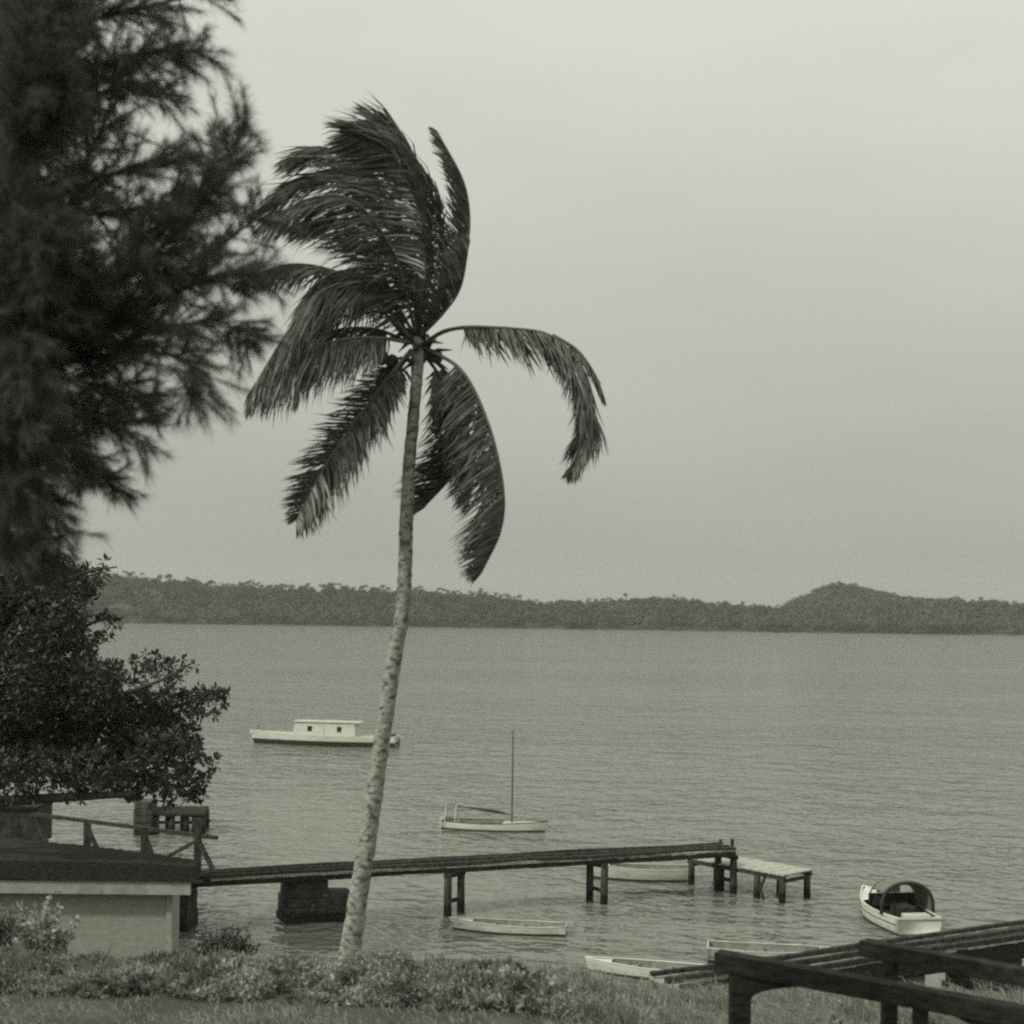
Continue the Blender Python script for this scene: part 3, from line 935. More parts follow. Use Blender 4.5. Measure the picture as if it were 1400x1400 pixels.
# ------------------------------------------------------------------ foreground timber frame, right
def timber_frame():
    a0, a1 = at(980, 1312, 19.2), at(1420, 1394, 17.2)
    b0, b1 = at(1180, 1295, 20.5), at(1420, 1339, 18.6)
    r = thing("timber_trestle", "heavy dark post and beam trestle in the right foreground", "trestle", (a0.x + .35, a0.y, float(ground_z(a0.x, a0.y))))
    def beam(p, q, w, h):
        mb = MB(); mb.beam(p, q, w, h); return mb.build("beam", M['tarred'], r, bevel=.008)
    beam(a0, a1, .25, .25)
    beam(b0, b1, .24, .23)
    def post(px, on_beam, w, dz):
        p, q = on_beam
        d = None
        for k in range(200):
            t = k / 199; s = p.lerp(q, t)
            if CX + F_PX * s.x / s.y >= px: break
        z1 = s.z - dz
        g = float(ground_z(s.x, s.y)) - .3
        mb = MB(); mb.beam((s.x, s.y, g), (s.x, s.y, z1), w, w, up=(0, 1, 0)); mb.build("post", M['tarred'], r, bevel=.015)
        return s, z1
    s, z1 = post(1017, (a0, a1), .27, .135)
    dr = (a1 - a0).normalized()
    # curved knee braces under the front beam
    def knee(s, z1, sgn, size):
        V, fc = [], []
        n = 10
        up = Vector((0, 0, 1)); w = dr.cross(up).normalized() * .07
        base = Vector((s.x, s.y, z1))
        for i in range(n + 1):
            an = math.pi / 2 * i / n
            x = size * (1 - math.sin(an)) ; z = -size * .55 * (1 - math.cos(an))
            inner = base + dr * sgn * (size * math.cos(an) * 1.0 + .1) + up * (-(size * .5) * (1 - 1 * (math.cos(an) ** .5)))
            outer = base + dr * sgn * (size * math.cos(an) * 1.0 + .1)
            outer.z = base.z + dr.z * sgn * (size * math.cos(an) + .1) + .02
            for o in (inner, outer):
                V += [tuple(o + w), tuple(o - w)]
        for i in range(n):
            k = i * 4
            fc += [(k, k + 4, k + 5, k + 1), (k + 2, k + 3, k + 7, k + 6), (k, k + 2, k + 6, k + 4), (k + 1, k + 5, k + 7, k + 3)]
        mb = MB(); mb.add(V, fc); mb.build("knee_brace", M['tarred'], r)
    knee(s, z1, 1, .75)
    post(1222, (b0, b1), .2, .115)
    post(1265, (a0, a1), .17, .13)
    s2, z2 = post(1375, (a0, a1), .45, .13)
    knee(s2, z2, -1, .5)
timber_frame()

# ------------------------------------------------------------------ coconut palm
def palm():
    D0 = 24.0
    prof = [(477, 1316, 30), (491, 1220, 26), (507, 1120, 24), (518, 1040, 23), (530, 960, 22), (541, 890, 21), (550, 838, 20), (554, 780, 19), (556, 700, 18.5), (561, 620, 17), (567, 550, 15.5), (572, 495, 16), (573, 460, 20)]
    base = at(477, 1316, D0)
    gz = float(ground_z(base.x, D0)) - .15
    r = thing("coconut_palm", "tall leaning coconut palm with wind blown crown on the bank", "palm", (base.x, D0, gz))
    ctrl = [Vector((base.x - .03, D0, gz))] + [at(x, y, D0) for x, y, w in prof]
    rad = [prof[0][2] * 1.12] + [w for _, _, w in prof]
    N = 150
    P = catmull(ctrl, N)
    rr = np.interp(np.linspace(0, 1, N), np.linspace(0, 1, len(rad)), rad) * D0 / F_PX / 2
    rr = rr * (1 + .018 * np.where(np.arange(N) % 3 == 0, 1, -.3)) * (1 + .05 * (rng.random(N) - .5))
    P[:, :2] += rng.normal(0, .004, (N, 2))
    mb = MB(); mb.tube(P, rr, n=16, wob=.035); mb.build("trunk", M['palm_bark'], r, smooth=True)
    WIND = np.array([-1.0, 0.15, 0.0])
    def frond(pts, lmax=.85, lat=.5, drop=(0, 0, -1), bend=.9, start=.16, nl=95, w=.038, spread=.75, sides=(1, -1), fold=True):
        """pts: (px, py, depth offset)"""
        lmax *= 1.34; nl = int(nl * 1.4); bend *= .75
        C = catmull([at(x, y, D0 + dz) for x, y, dz in pts], 70)
        mb = MB(); mb.tube(C, np.linspace(.034, .006, 70) * 1.0, n=6)
        nb = mb
        o = nb.build("frond", M['rachis'], r, smooth=True)
        T = unit(np.gradient(C, axis=0))
        V, Fq, off = [], [], 0
        seed = random.uniform(0, 900)
        drop = np.array(drop, float)
        for sg in sides:
            for k in range(nl):
                t = start + (1 - start) * (k + rng.random() * .8) / nl
                if float(vnoise(k * .21 + seed, sg * 3.3, 5)) < .22 and rng.random() < .75: continue       # torn gaps
                i = t * 69; i0 = min(int(i), 68); f = i - i0
                p = C[i0] * (1 - f) + C[i0 + 1] * f; tg = T[i0]
                q = (t - start) / (1 - start)
                L = lmax * (.55 + .45 * math.sin(min(q / .35, 1) * math.pi / 2)) * (1 - .68 * max(0, (q - .6) / .4) ** 1.8) * rng.uniform(.8, 1.1)
                view = np.array([0, 1.0, 0])
                inplane = unit(np.cross(tg, view)); 
                depth = unit(np.cross(inplane, tg))
                lee = float(np.sign(inplane @ drop)) if fold else sg
                lv = (lee * (.35 if sg > 0 else 1.0) if fold else sg) * lat * inplane + sg * math.sqrt(max(0, 1 - lat * lat)) * depth
                d0 = unit(tg * (.35 + .45 * q) + lv * spread + .25 * drop + rng.normal(0, .11, 3))
                d1 = unit(d0 * (1 - bend) + drop * bend + tg * .25 + rng.normal(0, .15, 3))
                a = p; b = a + d0 * L * .35; c = b + unit(d0 + d1) * L * .3; e = c + d1 * L * .4
                nr_ = unit(np.cross(d0, depth + rng.normal(0, .35, 3)))
                ww = w * rng.uniform(.75, 1.15)
                V += [a - nr_ * ww * .35, a + nr_ * ww * .35, b - nr_ * ww * .5, b + nr_ * ww * .5, c - nr_ * ww * .42, c + nr_ * ww * .42, e]
                Fq += [(off, off + 1, off + 3), (off, off + 3, off + 2), (off + 2, off + 3, off + 5), (off + 2, off + 5, off + 4), (off + 4, off + 5, off + 6)]
                off += 7
        lf = fast_mesh("leaflets", np.array(V), np.array(Fq), M['frond'], o)
        return o
    DL = (-1, .1, -.25)       # streaming left in the wind
    DD = (-.15, 0, -1)
    # swept upper crown
    UP = dict(start=.07)
    frond([(572, 460, 0), (582, 350, -.2), (562, 255, -.3), (525, 205, -.4), (470, 182, -.5)], lmax=.85, drop=(-.95, .1, -.35), lat=.6, nl=115, fold=False, **UP)
    frond([(573, 455, .1), (588, 340, .3), (574, 260, .4), (545, 200, .6), (505, 162, .8)], lmax=.8, drop=(-1, .1, -.1), lat=.55, nl=115, fold=False, **UP)
    frond([(570, 455, .1), (560, 340, .6), (525, 255, .9), (465, 205, 1.1), (400, 215, 1.2)], lmax=1.0, drop=(-.8, 0, -.6), lat=.5, nl=105, **UP)
    frond([(568, 455, -.1), (540, 350, -.5), (490, 280, -.8), (435, 268, -.9), (362, 300, -1.0)], lmax=.9, drop=(-.45, 0, -.9), lat=.4, nl=95, **UP)
    frond([(572, 455, .1), (570, 360, .8), (540, 290, 1.2), (480, 240, 1.5), (420, 240, 1.6), (375, 285, 1.6)], lmax=1.0, drop=(-.7, 0, -.7), lat=.5, nl=105, **UP)
    frond([(576, 455, -.1), (618, 400, -.3), (640, 330, -.4), (636, 255, -.5), (598, 180, -.5)], lmax=.46, drop=(-.9, 0, .45), lat=.8, nl=110, spread=.6, bend=.5, **UP)
    frond([(578, 455, .2), (600, 400, .5), (604, 330, .7), (586, 265, .8), (552, 205, .9)], lmax=.7, drop=(-1, 0, -.1), lat=.6, nl=100, fold=False, **UP)
    frond([(576, 458, -.2), (606, 428, -.5), (630, 392, -.6), (642, 330, -.6)], lmax=.5, drop=(-.5, 0, .1), lat=.7, nl=70, **UP)
    frond([(566, 458, 0), (535, 400, -.4), (510, 340, -.6), (468, 300, -.7), (405, 305, -.7)], lmax=.85, drop=(-.6, 0, -.8), lat=.5, nl=90, **UP)
    # left side
    frond([(562, 462, .1), (510, 398, .3), (450, 368, .5), (390, 362, .6), (325, 386, .7)], lmax=.62, drop=(-.25, 0, -1), lat=.35, nl=95)
    frond([(560, 462, -.2), (500, 392, -.6), (440, 398, -.9), (395, 450, -1.0), (340, 540, -1.1)], lmax=.95, drop=(-.15, 0, -1), lat=.5, nl=100)
    frond([(558, 466, .3), (510, 415, .8), (460, 415, 1.1), (420, 455, 1.2), (400, 540, 1.2)], lmax=.85, drop=(-.1, 0, -1), lat=.5, nl=95)
    frond([(558, 468, -.3), (515, 462, -.6), (460, 466, -.9), (400, 490, -1.1), (342, 535, -1.2)], lmax=.85, drop=(.05, 0, -1), lat=.7, nl=105, spread=1.0, bend=.8)
    frond([(558, 468, .2), (512, 450, .5), (455, 452, .8), (405, 478, .9), (352, 520, .9)], lmax=.8, drop=(.05, 0, -1), lat=.6, nl=100, spread=1.0, bend=.8)
    frond([(560, 462, 0), (520, 390, .2), (470, 370, .2), (430, 390, .1), (402, 430, 0)], lmax=.7, drop=(-.3, 0, -.9), lat=.5, nl=80)
    # lower hanging fronds
    HG = dict(bend=.35, spread=1.15)
    frond([(562, 478, -.1), (528, 520, -.3), (480, 585, -.5), (440, 645, -.6), (405, 714, -.6)], lmax=.72, drop=(.1, 0, -1), lat=.8, nl=100, **HG)
    frond([(562, 478, .1), (526, 522, .4), (478, 588, .6), (438, 648, .7), (404, 712, .7)], lmax=.5, drop=(-.9, 0, -.2), lat=.8, nl=80, **HG)
    frond([(564, 480, .2), (540, 512, .6), (505, 556, .8), (470, 600, .8), (432, 668, .8)], lmax=.65, drop=(.15, 0, -1), lat=.7, nl=85, **HG)
    frond([(582, 476, -.1), (632, 508, -.3), (668, 580, -.5), (688, 665, -.6), (685, 725, -.6), (659, 782, -.6)], lmax=.78, drop=(-.85, 0, -.6), lat=.8, nl=130, **HG)
    frond([(580, 480, .2), (618, 520, .5), (640, 580, .6), (624, 642, .6), (578, 696, .6)], lmax=.85, drop=(-.9, 0, -.35), lat=.8, nl=110, **HG)
    frond([(578, 482, .1), (605, 520, .3), (636, 580, .3), (650, 630, .3), (641, 688, .3)], lmax=.65, drop=(-.5, 0, -.8), lat=.7, nl=90, **HG)
    # right hand frond
    frond([(584, 466, 0), (612, 452, -.1), (645, 448, -.2), (700, 449, -.4), (755, 460, -.5), (800, 510, -.6), (810, 570, -.6), (784, 640, -.6)], lmax=.8, drop=(-.02, 0, -1), lat=.5, nl=125, start=.24, bend=.7, spread=.9)
    frond([(584, 466, .1), (612, 451, .1), (660, 447, .1), (740, 457, .1), (796, 502, .1), (810, 570, .1), (783, 643, .1)], lmax=.62, drop=(-.4, 0, -.95), lat=.7, nl=110, start=.5)
    frond([(755, 458, -.4), (790, 480, -.4), (815, 515, -.4), (826, 545, -.4)], lmax=.3, drop=(.3, 0, -1), lat=.5, nl=22, start=.1)
    # heart of the crown: sheaths, coconuts
    for x, y, dz, rad_ in ((522, 489, -.2, .12), (536, 495, .1, .12), (597, 488, .2, .11)):
        p = at(x, y, D0 + dz)
        mb = MB()
        zz = np.linspace(-1, 1, 9)
        mb.tube([(p.x, p.y, p.z + z * rad_ * 1.15) for z in zz], [max(.01, rad_ * math.sqrt(max(0, 1 - z * z))) for z in zz], n=12)
        mb.build("coconut", M['husk'], r, smooth=True)
    mb = MB()
    for k in range(26):
        a = random.uniform(0, 2 * math.pi); e = random.uniform(-.5, 1.3)
        p = at(572 + random.uniform(-8, 8), 470 + random.uniform(-20, 30), D0)
        d = Vector((math.cos(a) * math.cos(e), math.sin(a) * math.cos(e), math.sin(e)))
        L = random.uniform(.35, .7)
        mb.tube([p, p + d * L * .5, p + d * L + Vector((0, 0, -.12))], [.05, .035, .008], n=6)
    mb.build("leaf_sheaths", M['husk'], r)
palm()

# ------------------------------------------------------------------ casuarina, upper left
def casuarina():
    D0 = 12.0
    base = at(-70, 1340, D0)
    gz = float(ground_z(base.x, D0)) - .2
    r = thing("casuarina_tree", "big dark feathery needle tree filling the upper left corner", "tree", (base.x, D0, gz))
    pts = [(base.x, D0, gz)] + [at(x, y, D0) for x, y in ((-62, 1100), (-48, 800), (-25, 550), (5, 330), (22, 150), (28, -20), (30, -260), (28, -480))]
    C = catmull(pts, 40)
    mb = MB(); mb.tube(C, np.linspace(.30, .10, 40), n=14, wob=.06); mb.build("trunk", M['bark'], r, smooth=True)
    main = [
        [(28, 60, 0), (110, 30, .3), (200, 10, .6), (300, -15, .7)],
        [(26, 120, 0), (110, 95, -.4), (190, 75, -.7), (275, 70, -.9)],
        [(24, 30, 0), (90, -30, .4), (180, -60, .6), (250, -80, .6)],
        [(20, 200, 0), (90, 150, .5), (160, 120, .8), (235, 130, .9)],
        [(-5, 420, 0), (70, 350, .1), (105, 250, .1), (140, 170, .1), (165, 90, .1)],
        [(-10, 470, 0), (130, 400, -.4), (230, 330, -.7), (300, 250, -.9), (335, 165, -1.0)],
        [(-10, 470, 0), (120, 395, .4), (220, 320, .7), (280, 250, .8), (300, 180, .9)],
        [(-10, 480, 0), (120, 440, .3), (230, 385, .6), (310, 330, .8), (365, 285, .9)],
        [(-12, 490, 0), (140, 450, -.4), (220, 410, -.6), (300, 375, -.8), (355, 375, -.9)],
        [(-15, 500, 0), (120, 480, .2), (220, 450, .4), (300, 440, .5), (340, 465, .6)],
        [(-15, 510, 0), (120, 490, -.3), (200, 480, -.6), (262, 500, -.8), (255, 545, -.8)],
        [(-18, 530, 0), (80, 520, .4), (150, 530, .7), (215, 555, .9)],
        [(-20, 560, 0), (60, 550, -.3), (130, 570, -.5), (195, 605, -.6)],
        [(-25, 590, 0), (50, 590, .3), (110, 620, .5), (155, 665, .6)],
        [(-28, 620, 0), (20, 640, -.3), (60, 680, -.5), (85, 735, -.5)],
        [(-30, 640, 0), (0, 670, .3), (40, 720, .4), (50, 770, .4)],
        [(8, 300, 0), (90, 260, -.5), (170, 235, -.8), (240, 225, -1.0)],
        [(6, 330, 0), (80, 300, .5), (180, 285, .8), (270, 270, 1.0)],
        [(0, 380, 0), (70, 400, -.5), (150, 370, -.8), (230, 290, -1)],
        [(0, 390, 0), (60, 440, .5), (130, 450, .9), (190, 430, 1.1)],
        [(-20, 540, 0), (30, 560, .8), (80, 600, 1.0), (110, 640, 1.1)],
        [(-40, 700, 0), (-10, 720, -.3), (20, 745, -.4), (40, 760, -.4)],
        [(15, 260, 0), (40, 200, .6), (60, 120, .8), (80, 60, .9)],
        [(15, 260, 0), (20, 180, -.9), (30, 80, -1.2), (50, 0, -1.3)],
        [(10, 330, 0), (20, 280, -.9), (50, 320, -1.2), (60, 380, -1.3)],
        [(-10, 450, 0), (0, 420, -.9), (30, 470, -1.2), (50, 540, -1.3)],
        [(-20, 520, 0), (0, 560, -.9), (20, 620, -1.2), (30, 690, -1.3)],
    ]
    # out of frame: boughs on the tree's other side
    for k in range(14):
        y = random.uniform(-300, 620)
        x0 = np.interp(y, [-480, -20, 330, 800], [28, 28, 5, -48])
        main.append([(x0, y, 0), (x0 - 120, y - 40, random.uniform(-.6, .6)), (x0 - 260, y - 40, random.uniform(-1, 1))])
    for k in range(44):                       # short inner boughs close to the stem
        y = random.uniform(-40, 760)
        x0 = np.interp(y, [-480, -20, 330, 800], [28, 28, 5, -48]); dz = random.choice((-1, 1)) * random.uniform(.3, .9)
        main.append([(x0, y, 0), (x0 + random.uniform(5, 40), y - 60, dz), (x0 + random.uniform(20, 75), y - random.uniform(40, 120), dz * 1.5)])
    wood = MB()
    tw, twt = [], []
    for b in main:
        n = 16
        B = catmull([at(x, y, D0 + dz) for x, y, dz in b], n)
        wood.tube(B, np.linspace(.032, .006, n), n=5)
        T = unit(np.gradient(B, axis=0))
        length = np.linalg.norm(B[-1] - B[0])
        for k in range(int(24 + 24 * length)):
            t = .14 + .86 * random.random() ** 1.12
            i = min(int(t * (n - 1)), n - 2)
            p = B[i] + (B[i + 1] - B[i]) * random.random()
            d = unit(T[i] * .75 + rng.normal(0, .55, 3) + np.array([.0, 0, .14]))
            L = random.uniform(.28, .85) * (1.1 - .68 * t)
            q = np.linspace(0, 1, 5)[:, None]
            S = p + d * L * q + np.array([0, 0, -.10]) * L * q ** 2
            wood.tube(S, [.007, .006, .005, .004, .002], n=3, cap=False)
            tw.append(S)
    wood.build("branches", M['bark'], r)
    # needles: fine drooping strands along every twig
    P, Dv, L = [], [], []
    for S in tw:
        dd = unit(S[-1] - S[0])
        m = int(60 + 60 * np.linalg.norm(S[-1] - S[0]) / .5)
        t = rng.random(m) ** .75 * 4
        i = np.minimum(t.astype(int), 3); f = (t - i)[:, None]
        p = S[i] * (1 - f) + S[i + 1] * f
        d = unit(dd * .9 + rng.normal(0, .42, (m, 3)) + np.array([.05, 0, -.10]))
        P.append(p); Dv.append(d); L.append(rng.uniform(.07, .19, m))
    P, Dv, L = np.concatenate(P), np.concatenate(Dv), np.concatenate(L)
    n = len(P)
    side = unit(np.cross(Dv, rng.normal(size=(n, 3)))) * .0018
    mid = P + Dv * L[:, None] * .5
    tip = P + Dv * L[:, None] + np.array([0, 0, -1.0]) * (L[:, None] ** 1) * .14
    V = np.stack([P - side, P + side, mid + side, mid - side, tip], 1).reshape(-1, 3)
    i = np.arange(n)[:, None] * 5
    Fq = np.concatenate([i + np.array([[0, 1, 2]]), i + np.array([[0, 2, 3]]), i + np.array([[3, 2, 4]])])
    fast_mesh("crown", V, Fq, M['needle'], r)
    print("needles", n)
casuarina()

# ------------------------------------------------------------------ broad leaved tree, left
def leafy_tree():
    D0 = 46.0
    base = at(-95, 1268, D0)
    gz = float(ground_z(base.x, D0)) - .2
    r = thing("broadleaf_tree", "dense dark broad leaved tree overhanging the wharf at left", "tree", (base.x, D0, gz))
    K = D0 / F_PX
    C = catmull([(base.x, D0, gz), at(-92, 1180, D0), at(-80, 1100, D0), at(-60, 1000, D0), at(-30, 880, D0)], 20)
    mb = MB(); mb.tube(C, np.linspace(.42, .16, 20), n=12, wob=.06); mb.build("trunk", M['bark'], r, smooth=True)
    limbs = [
        [(-80, 1108, 0), (-20, 1098, -.6), (60, 1092, -1.0), (130, 1088, -1.2), (185, 1085, -1.3)],
        [(-75, 1080, 0), (20, 1050, .5), (120, 1040, 1), (220, 1030, 1.2), (280, 1010, 1.3)],
        [(-65, 1030, 0), (30, 980, -.5), (130, 960, -1), (220, 930, -1.2), (265, 905, -1.2)],
        [(-60, 1000, 0), (20, 930, .6), (80, 880, 1.1), (130, 850, 1.3), (165, 845, 1.4)],
        [(-50, 960, 0), (0, 880, -.5), (50, 820, -.9), (110, 785, -1.1), (160, 775, -1.2)],
        [(-40, 920, 0), (-20, 840, .4), (0, 780, .6), (30, 750, .8)],
        [(130, 1040, 1), (200, 985, .8), (260, 960, .7), (305, 955, .6)],
        [(120, 1040, 1), (190, 1060, .4), (250, 1075, .2), (290, 1050, .2)],
    ]
    wood = MB()
    LP = []
    for li, b in enumerate(limbs):
        B = catmull([at(x, y, D0 + dz) for x, y, dz in b], 18)
        wood.tube(B, np.linspace(.22 if li == 0 else .13, .025 if li else .10, 18), n=7)
        LP.append(B)
    # crown clumps: (px, py, rx, ry, depth offset, leafiness)
    cl = [(-60, 900, 70, 110, 0, 1), (-30, 820, 70, 70, .5, 1), (30, 800, 60, 45, -.5, .8), (90, 800, 50, 30, .5, .55), (130, 782, 32, 16, -.8, .3), (20, 860, 70, 50, .8, 1), (75, 850, 50, 40, -1, .9),
          (10, 930, 80, 70, -1.2, 1.1), (80, 910, 55, 50, 1, 1.1), (120, 940, 55, 45, -.8, 1.1), (60, 990, 80, 60, .5, 1.1), (130, 1000, 70, 60, 1.2, 1.1), (-20, 1020, 80, 60, .5, 1.1), (40, 1050, 80, 28, -1, 1.0), (130, 1052, 65, 32, -.9, 1),
          (190, 1000, 50, 55, .2, 1.0), (225, 1035, 50, 45, -.6, 1), (240, 985, 45, 45, .6, .8), (215, 935, 38, 32, -.3, .5), (245, 912, 26, 14, .5, .28), (205, 902, 22, 10, .5, .25), (282, 960, 26, 22, .1, .5), (265, 1070, 22, 18, .3, .6), (290, 1045, 12, 10, 0, .4), (185, 1075, 45, 20, .5, .8), (150, 860, 18, 22, .4, .35), (110, 872, 30, 20, -.4, .5), (160, 920, 25, 20, 0, .6), (90, 1085, 30, 12, -1, .5), (10, 1085, 40, 14, -1, .6), (303, 952, 8, 8, 0, .3), (232, 1092, 30, 10, .6, .7), (272, 1084, 14, 12, .5, .5), (60, 778, 55, 22, -.5, .7), (10, 765, 50, 30, .4, .9)]
    P, Dv, L, W = [], [], [], []
    tw = MB()
    for (x, y, rx, ry, dz, den) in cl:
        nclu = max(6, int(den * rx * ry * .075))
        u = unit(rng.normal(size=(nclu, 3))) * rng.uniform(.35, 1.0, (nclu, 1)) ** .6
        for k in range(nclu):
            c = np.array(at(x + u[k, 0] * rx, y + u[k, 2] * ry, D0 + dz + u[k, 1] * min(rx, 60) * K * .9))
            m = rng.integers(7, 13)
            ax = unit(np.array([u[k, 0], u[k, 1], -u[k, 2]]) + np.array([0, 0, .7]) + rng.normal(0, .4, 3))
            d = unit(ax * rng.uniform(.1, .8, (m, 1)) + unit(rng.normal(size=(m, 3))))
            P.append(c + d * .04); Dv.append(d); L.append(rng.uniform(.16, .30, m)); W.append(rng.uniform(.075, .125, m))
            if den < .7 or k % 4 == 0:
                o = c - ax * random.uniform(.25, .5)
                tw.tube([o, (o + c) / 2 + rng.normal(0, .03, 3), c], [.014, .01, .006], n=4, cap=False)
    V, Fq = leaves(np.concatenate(P), np.concatenate(Dv), np.concatenate(L), np.concatenate(W))
    wood.build("limbs", M['bark'], r, smooth=True)
    tw.build("twigs", M['bark'], r)
    fast_mesh("crown", V, Fq, M['leaf'], r)
    print("leaves", len(V) // 4)
leafy_tree()

# ------------------------------------------------------------------ bank vegetation
def cover_h(X, Y):
    """height of the leafy ground cover over the ground"""
    a = fbm(X * .9, Y * .9, 21, 3)
    front = 21.15 - .09 * (X + 5) + .35 * (fbm(X * .6, X * 0, 31) - .5)
    h = (.17 + .36 * a + .42 * (fbm(X * 2.1, Y * 2.1, 88, 3) - .5)) * sstep(-.2, 1.1, Y - front)
    right = sstep(2.0, -.6, X + 1.0 * (fbm(X * .4, Y * .4, 12) - .5))
    return h * (.3 + .7 * right), right
def bank_cover():
    n = 210000
    X = rng.uniform(-13, 8.5, n); Y = 20.6 + 11 * rng.random(n) ** 1.5
    h, right = cover_h(X, Y)
    cl = fbm(X * 2.6, Y * 2.6, 44, 2)
    keep = (h > .06) & (rng.random(n) < (.25 + .75 * right)) & (cl > .30)
    X, Y, h, cl = X[keep], Y[keep], h[keep], cl[keep]
    n = len(X)
    Z = ground_z(X, Y) + h * (.55 + .6 * (cl - .3)) * (1 - .55 * rng.random(n) ** 2.2) + .02
    P = np.stack([X, Y, Z], 1)
    D = unit(rng.normal(0, 1, (n, 3)) + np.array([-.15, -.2, .55]))
    sp1 = fbm(X * .8, Y * .8, 71, 2); sp2 = fbm(X * .7, Y * .9, 73, 2)          # patches of different plants
    L = rng.uniform(.05, .11, n) * (1 + 1.1 * sstep(.55, .7, sp1)); W = L * rng.uniform(.4, .65, n) * (1 - .7 * sstep(.5, .62, sp2))
    D = D + np.array([0, 0, 1.2]) * sstep(.5, .62, sp2)[:, None]
    V, Fq = leaves(P, D, L, W)
    q = 2600                                                                     # bare stems poking through
    xs = rng.uniform(-13, 6, q); ys = 21.2 + 7 * rng.random(q); hs, _ = cover_h(xs, ys)
    b = np.stack([xs, ys, ground_z(xs, ys)], 1); d = unit(rng.normal(0, .35, (q, 3)) + np.array([-.2, 0, 1.0])); ln = (hs * 1.2 + rng.uniform(.0, .28, q))[:, None]
    sd = unit(np.cross(d, rng.normal(size=(q, 3)))) * .006
    V2 = np.stack([b - sd, b + sd, b + d * ln + sd * .4, b + d * ln - sd * .4], 1).reshape(-1, 3)
    i2 = np.arange(q)[:, None] * 4 + len(V)
    Fq = np.concatenate([Fq, i2 + np.array([[0, 1, 2]]), i2 + np.array([[0, 2, 3]])]); V = np.concatenate([V, V2])
    kind(fast_mesh("ground_cover", V, Fq, M['cover_leaf']), 'stuff')
    # stems underneath so that the mass has a dark inside of real twigs
    print("cover", n)
    # dry grass: terrace edge, right bank
    m = 230000
    X = rng.uniform(-13, 13, m); Y = 15.5 + 17 * rng.random(m) ** 1.15
    hc, right = cover_h(X, Y)
    terr = Y < 21.6 - .09 * (X + 5)
    tall = (1 - right)
    keep = np.where(terr & (X < 2), fbm(X * .9, Y * 1.8, 91, 3) > rng.uniform(.22, .80, m), rng.random(m) < .18 + .82 * tall)
    X, Y, tall, terr, hc = X[keep], Y[keep], tall[keep], terr[keep], hc[keep]
    m = len(X)
    cl = fbm(X * 1.7, Y * 1.7, 61, 3)
    L = np.where(terr & (X < 2.0), rng.uniform(.06, .20, m) * (.2 + 1.5 * cl), np.where(rng.random(m) < .05, rng.uniform(.5, .85, m), rng.uniform(.15, .42, m) * (.3 + 1.3 * cl) + .35 * hc))
    P = np.stack([X, Y, ground_z(X, Y) - .01], 1)
    D = unit(rng.normal(0, .42, (m, 3)) + np.array([-.25, 0, 1.0]))
    S = unit(np.cross(D, rng.normal(size=(m, 3)))) * rng.uniform(.004, .010, (m, 1))
    mid = P + D * L[:, None] * .6
    tip = P + D * L[:, None] + np.array([-.25, 0, -.25]) * L[:, None]
    V = np.stack([P - S, P + S, mid + S * .8, mid - S * .8, tip], 1).reshape(-1, 3)
    i = np.arange(m)[:, None] * 5
    Fq = np.concatenate([i + np.array([[0, 1, 2]]), i + np.array([[0, 2, 3]]), i + np.array([[3, 2, 4]])])
    kind(fast_mesh("dry_grass", V, Fq, M['blade']), 'stuff')
    print("grass", m)
bank_cover()

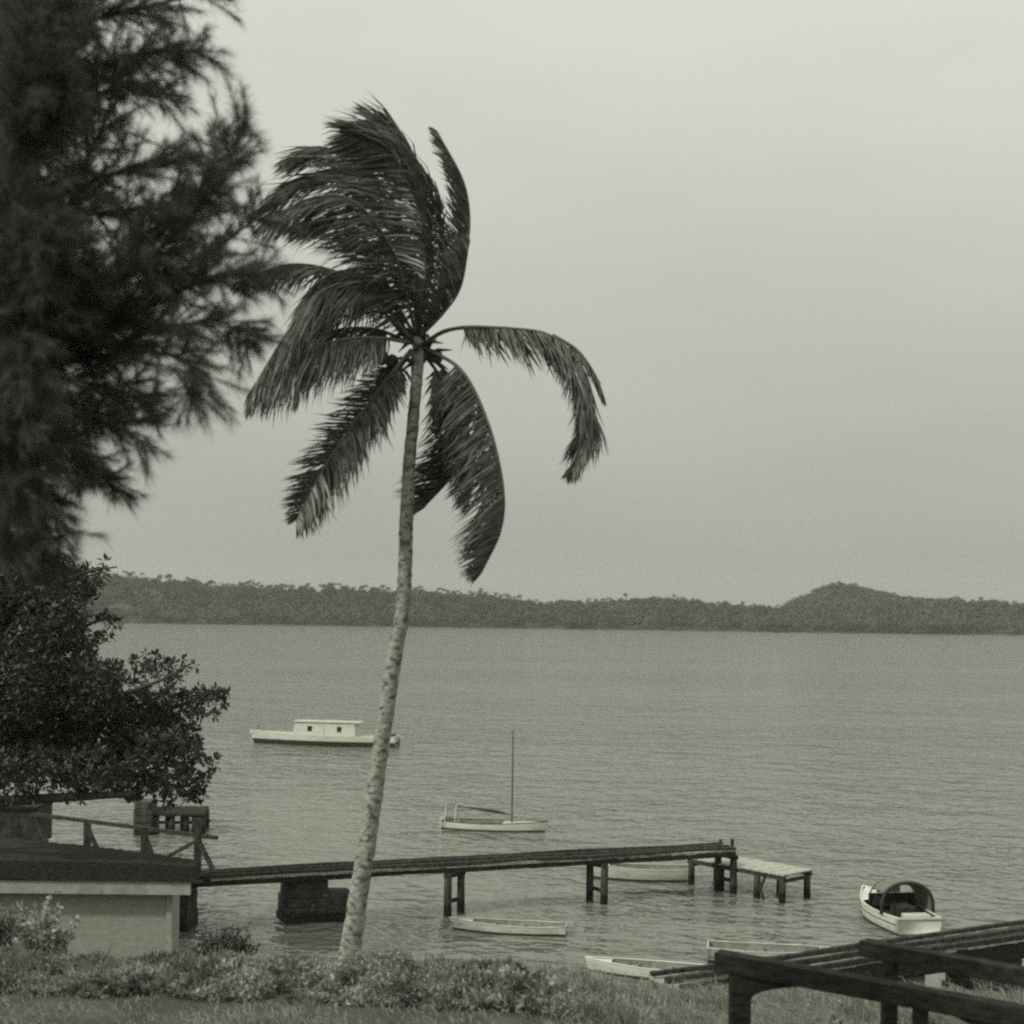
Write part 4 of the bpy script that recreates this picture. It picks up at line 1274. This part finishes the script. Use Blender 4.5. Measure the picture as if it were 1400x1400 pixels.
def shrub(name, label, cat, px, py, d, n_stem, height, spread, leafL, mat, leaves_per, up=1.0, width=.45):
    p = at(px, py, d)
    gz = float(ground_z(p.x, d))
    r = thing(name, label, cat, (p.x, d, gz))
    st = MB(); P, Dv, L = [], [], []
    for k in range(n_stem):
        a = random.uniform(0, 2 * math.pi); s = spread * random.random() ** .6
        hgt = height * random.uniform(.6, 1.05)
        tip = np.array([p.x + math.cos(a) * s, d + math.sin(a) * s, gz + hgt])
        b = np.array([p.x + random.uniform(-.08, .08), d + random.uniform(-.08, .08), gz - .05])
        C = catmull([b, (b + tip) / 2 + np.array([math.cos(a) * s * .2, 0, .1 * hgt]), tip], 10)
        st.tube(C, np.linspace(.012, .004, 10), n=4, cap=False)
        t = rng.random(leaves_per) ** .6 * 9
        i = np.minimum(t.astype(int), 8); f = (t - i)[:, None]
        q = C[i] * (1 - f) + C[i + 1] * f
        P.append(q); Dv.append(unit(rng.normal(0, .8, (leaves_per, 3)) + np.array([math.cos(a) * .4, math.sin(a) * .4, .35 * up])))
        L.append(rng.uniform(.7, 1.2, leaves_per) * leafL)
    st.build("stems", M['bark'], r)
    L = np.concatenate(L)
    V, Fq = leaves(np.concatenate(P), np.concatenate(Dv), L, L * width)
    fast_mesh("foliage", V, Fq, M[mat], r)
    return r
shrub("leafy_shrub", "pale sunlit shrub with big leaves in front of the low grey shed", "shrub", 55, 1292, 24.5, 34, 1.35, .6, .125, 'pale_leaf', 34, width=.6)
shrub("leafy_shrub", "dark shrub at the left frame edge beside the pale shrub", "shrub", 2, 1290, 24.0, 20, 1.25, .3, .085, 'cover_leaf', 40)
shrub("spiky_shrub", "dark narrow leaved shrub on the bank left of the palm's foot", "shrub", 308, 1300, 25.0, 60, 1.1, .6, .13, 'leaf', 30, up=1.6, width=.2)

# pale flat stone lying by the shrubs
sp = at(26, 1283, 24.3)
st = MB()
st.prism([(sp.x - .28, sp.y - .12), (sp.x + .1, sp.y - .18), (sp.x + .3, sp.y - .02), (sp.x + .2, sp.y + .14), (sp.x - .2, sp.y + .16)], sp.z - .3, sp.z - .02)
o = st.build("flat_stone", M['sand'], bevel=.02)
o['label'] = "pale flat stone on the bank at the pale shrub's foot"; o['category'] = "stone"

# ------------------------------------------------------------------ haze
def make_haze():
    mb = MB()
    mb.prism([(-1950, -90), (1950, -90), (1950, 2350), (-1950, 2350)], -40, 75)
    m = bpy.data.materials.new("sea haze")
    m.use_nodes = True
    n, l = m.node_tree.nodes, m.node_tree.links
    n.remove(n["Principled BSDF"])
    v = n.new("ShaderNodeVolumePrincipled")
    v.inputs["Color"].default_value = (.97, .97, .88, 1)
    v.inputs["Density"].default_value = .00015
    l.new(v.outputs[0], n["Material Output"].inputs["Volume"])
    kind(mb.build("haze", m), 'stuff')
make_haze()
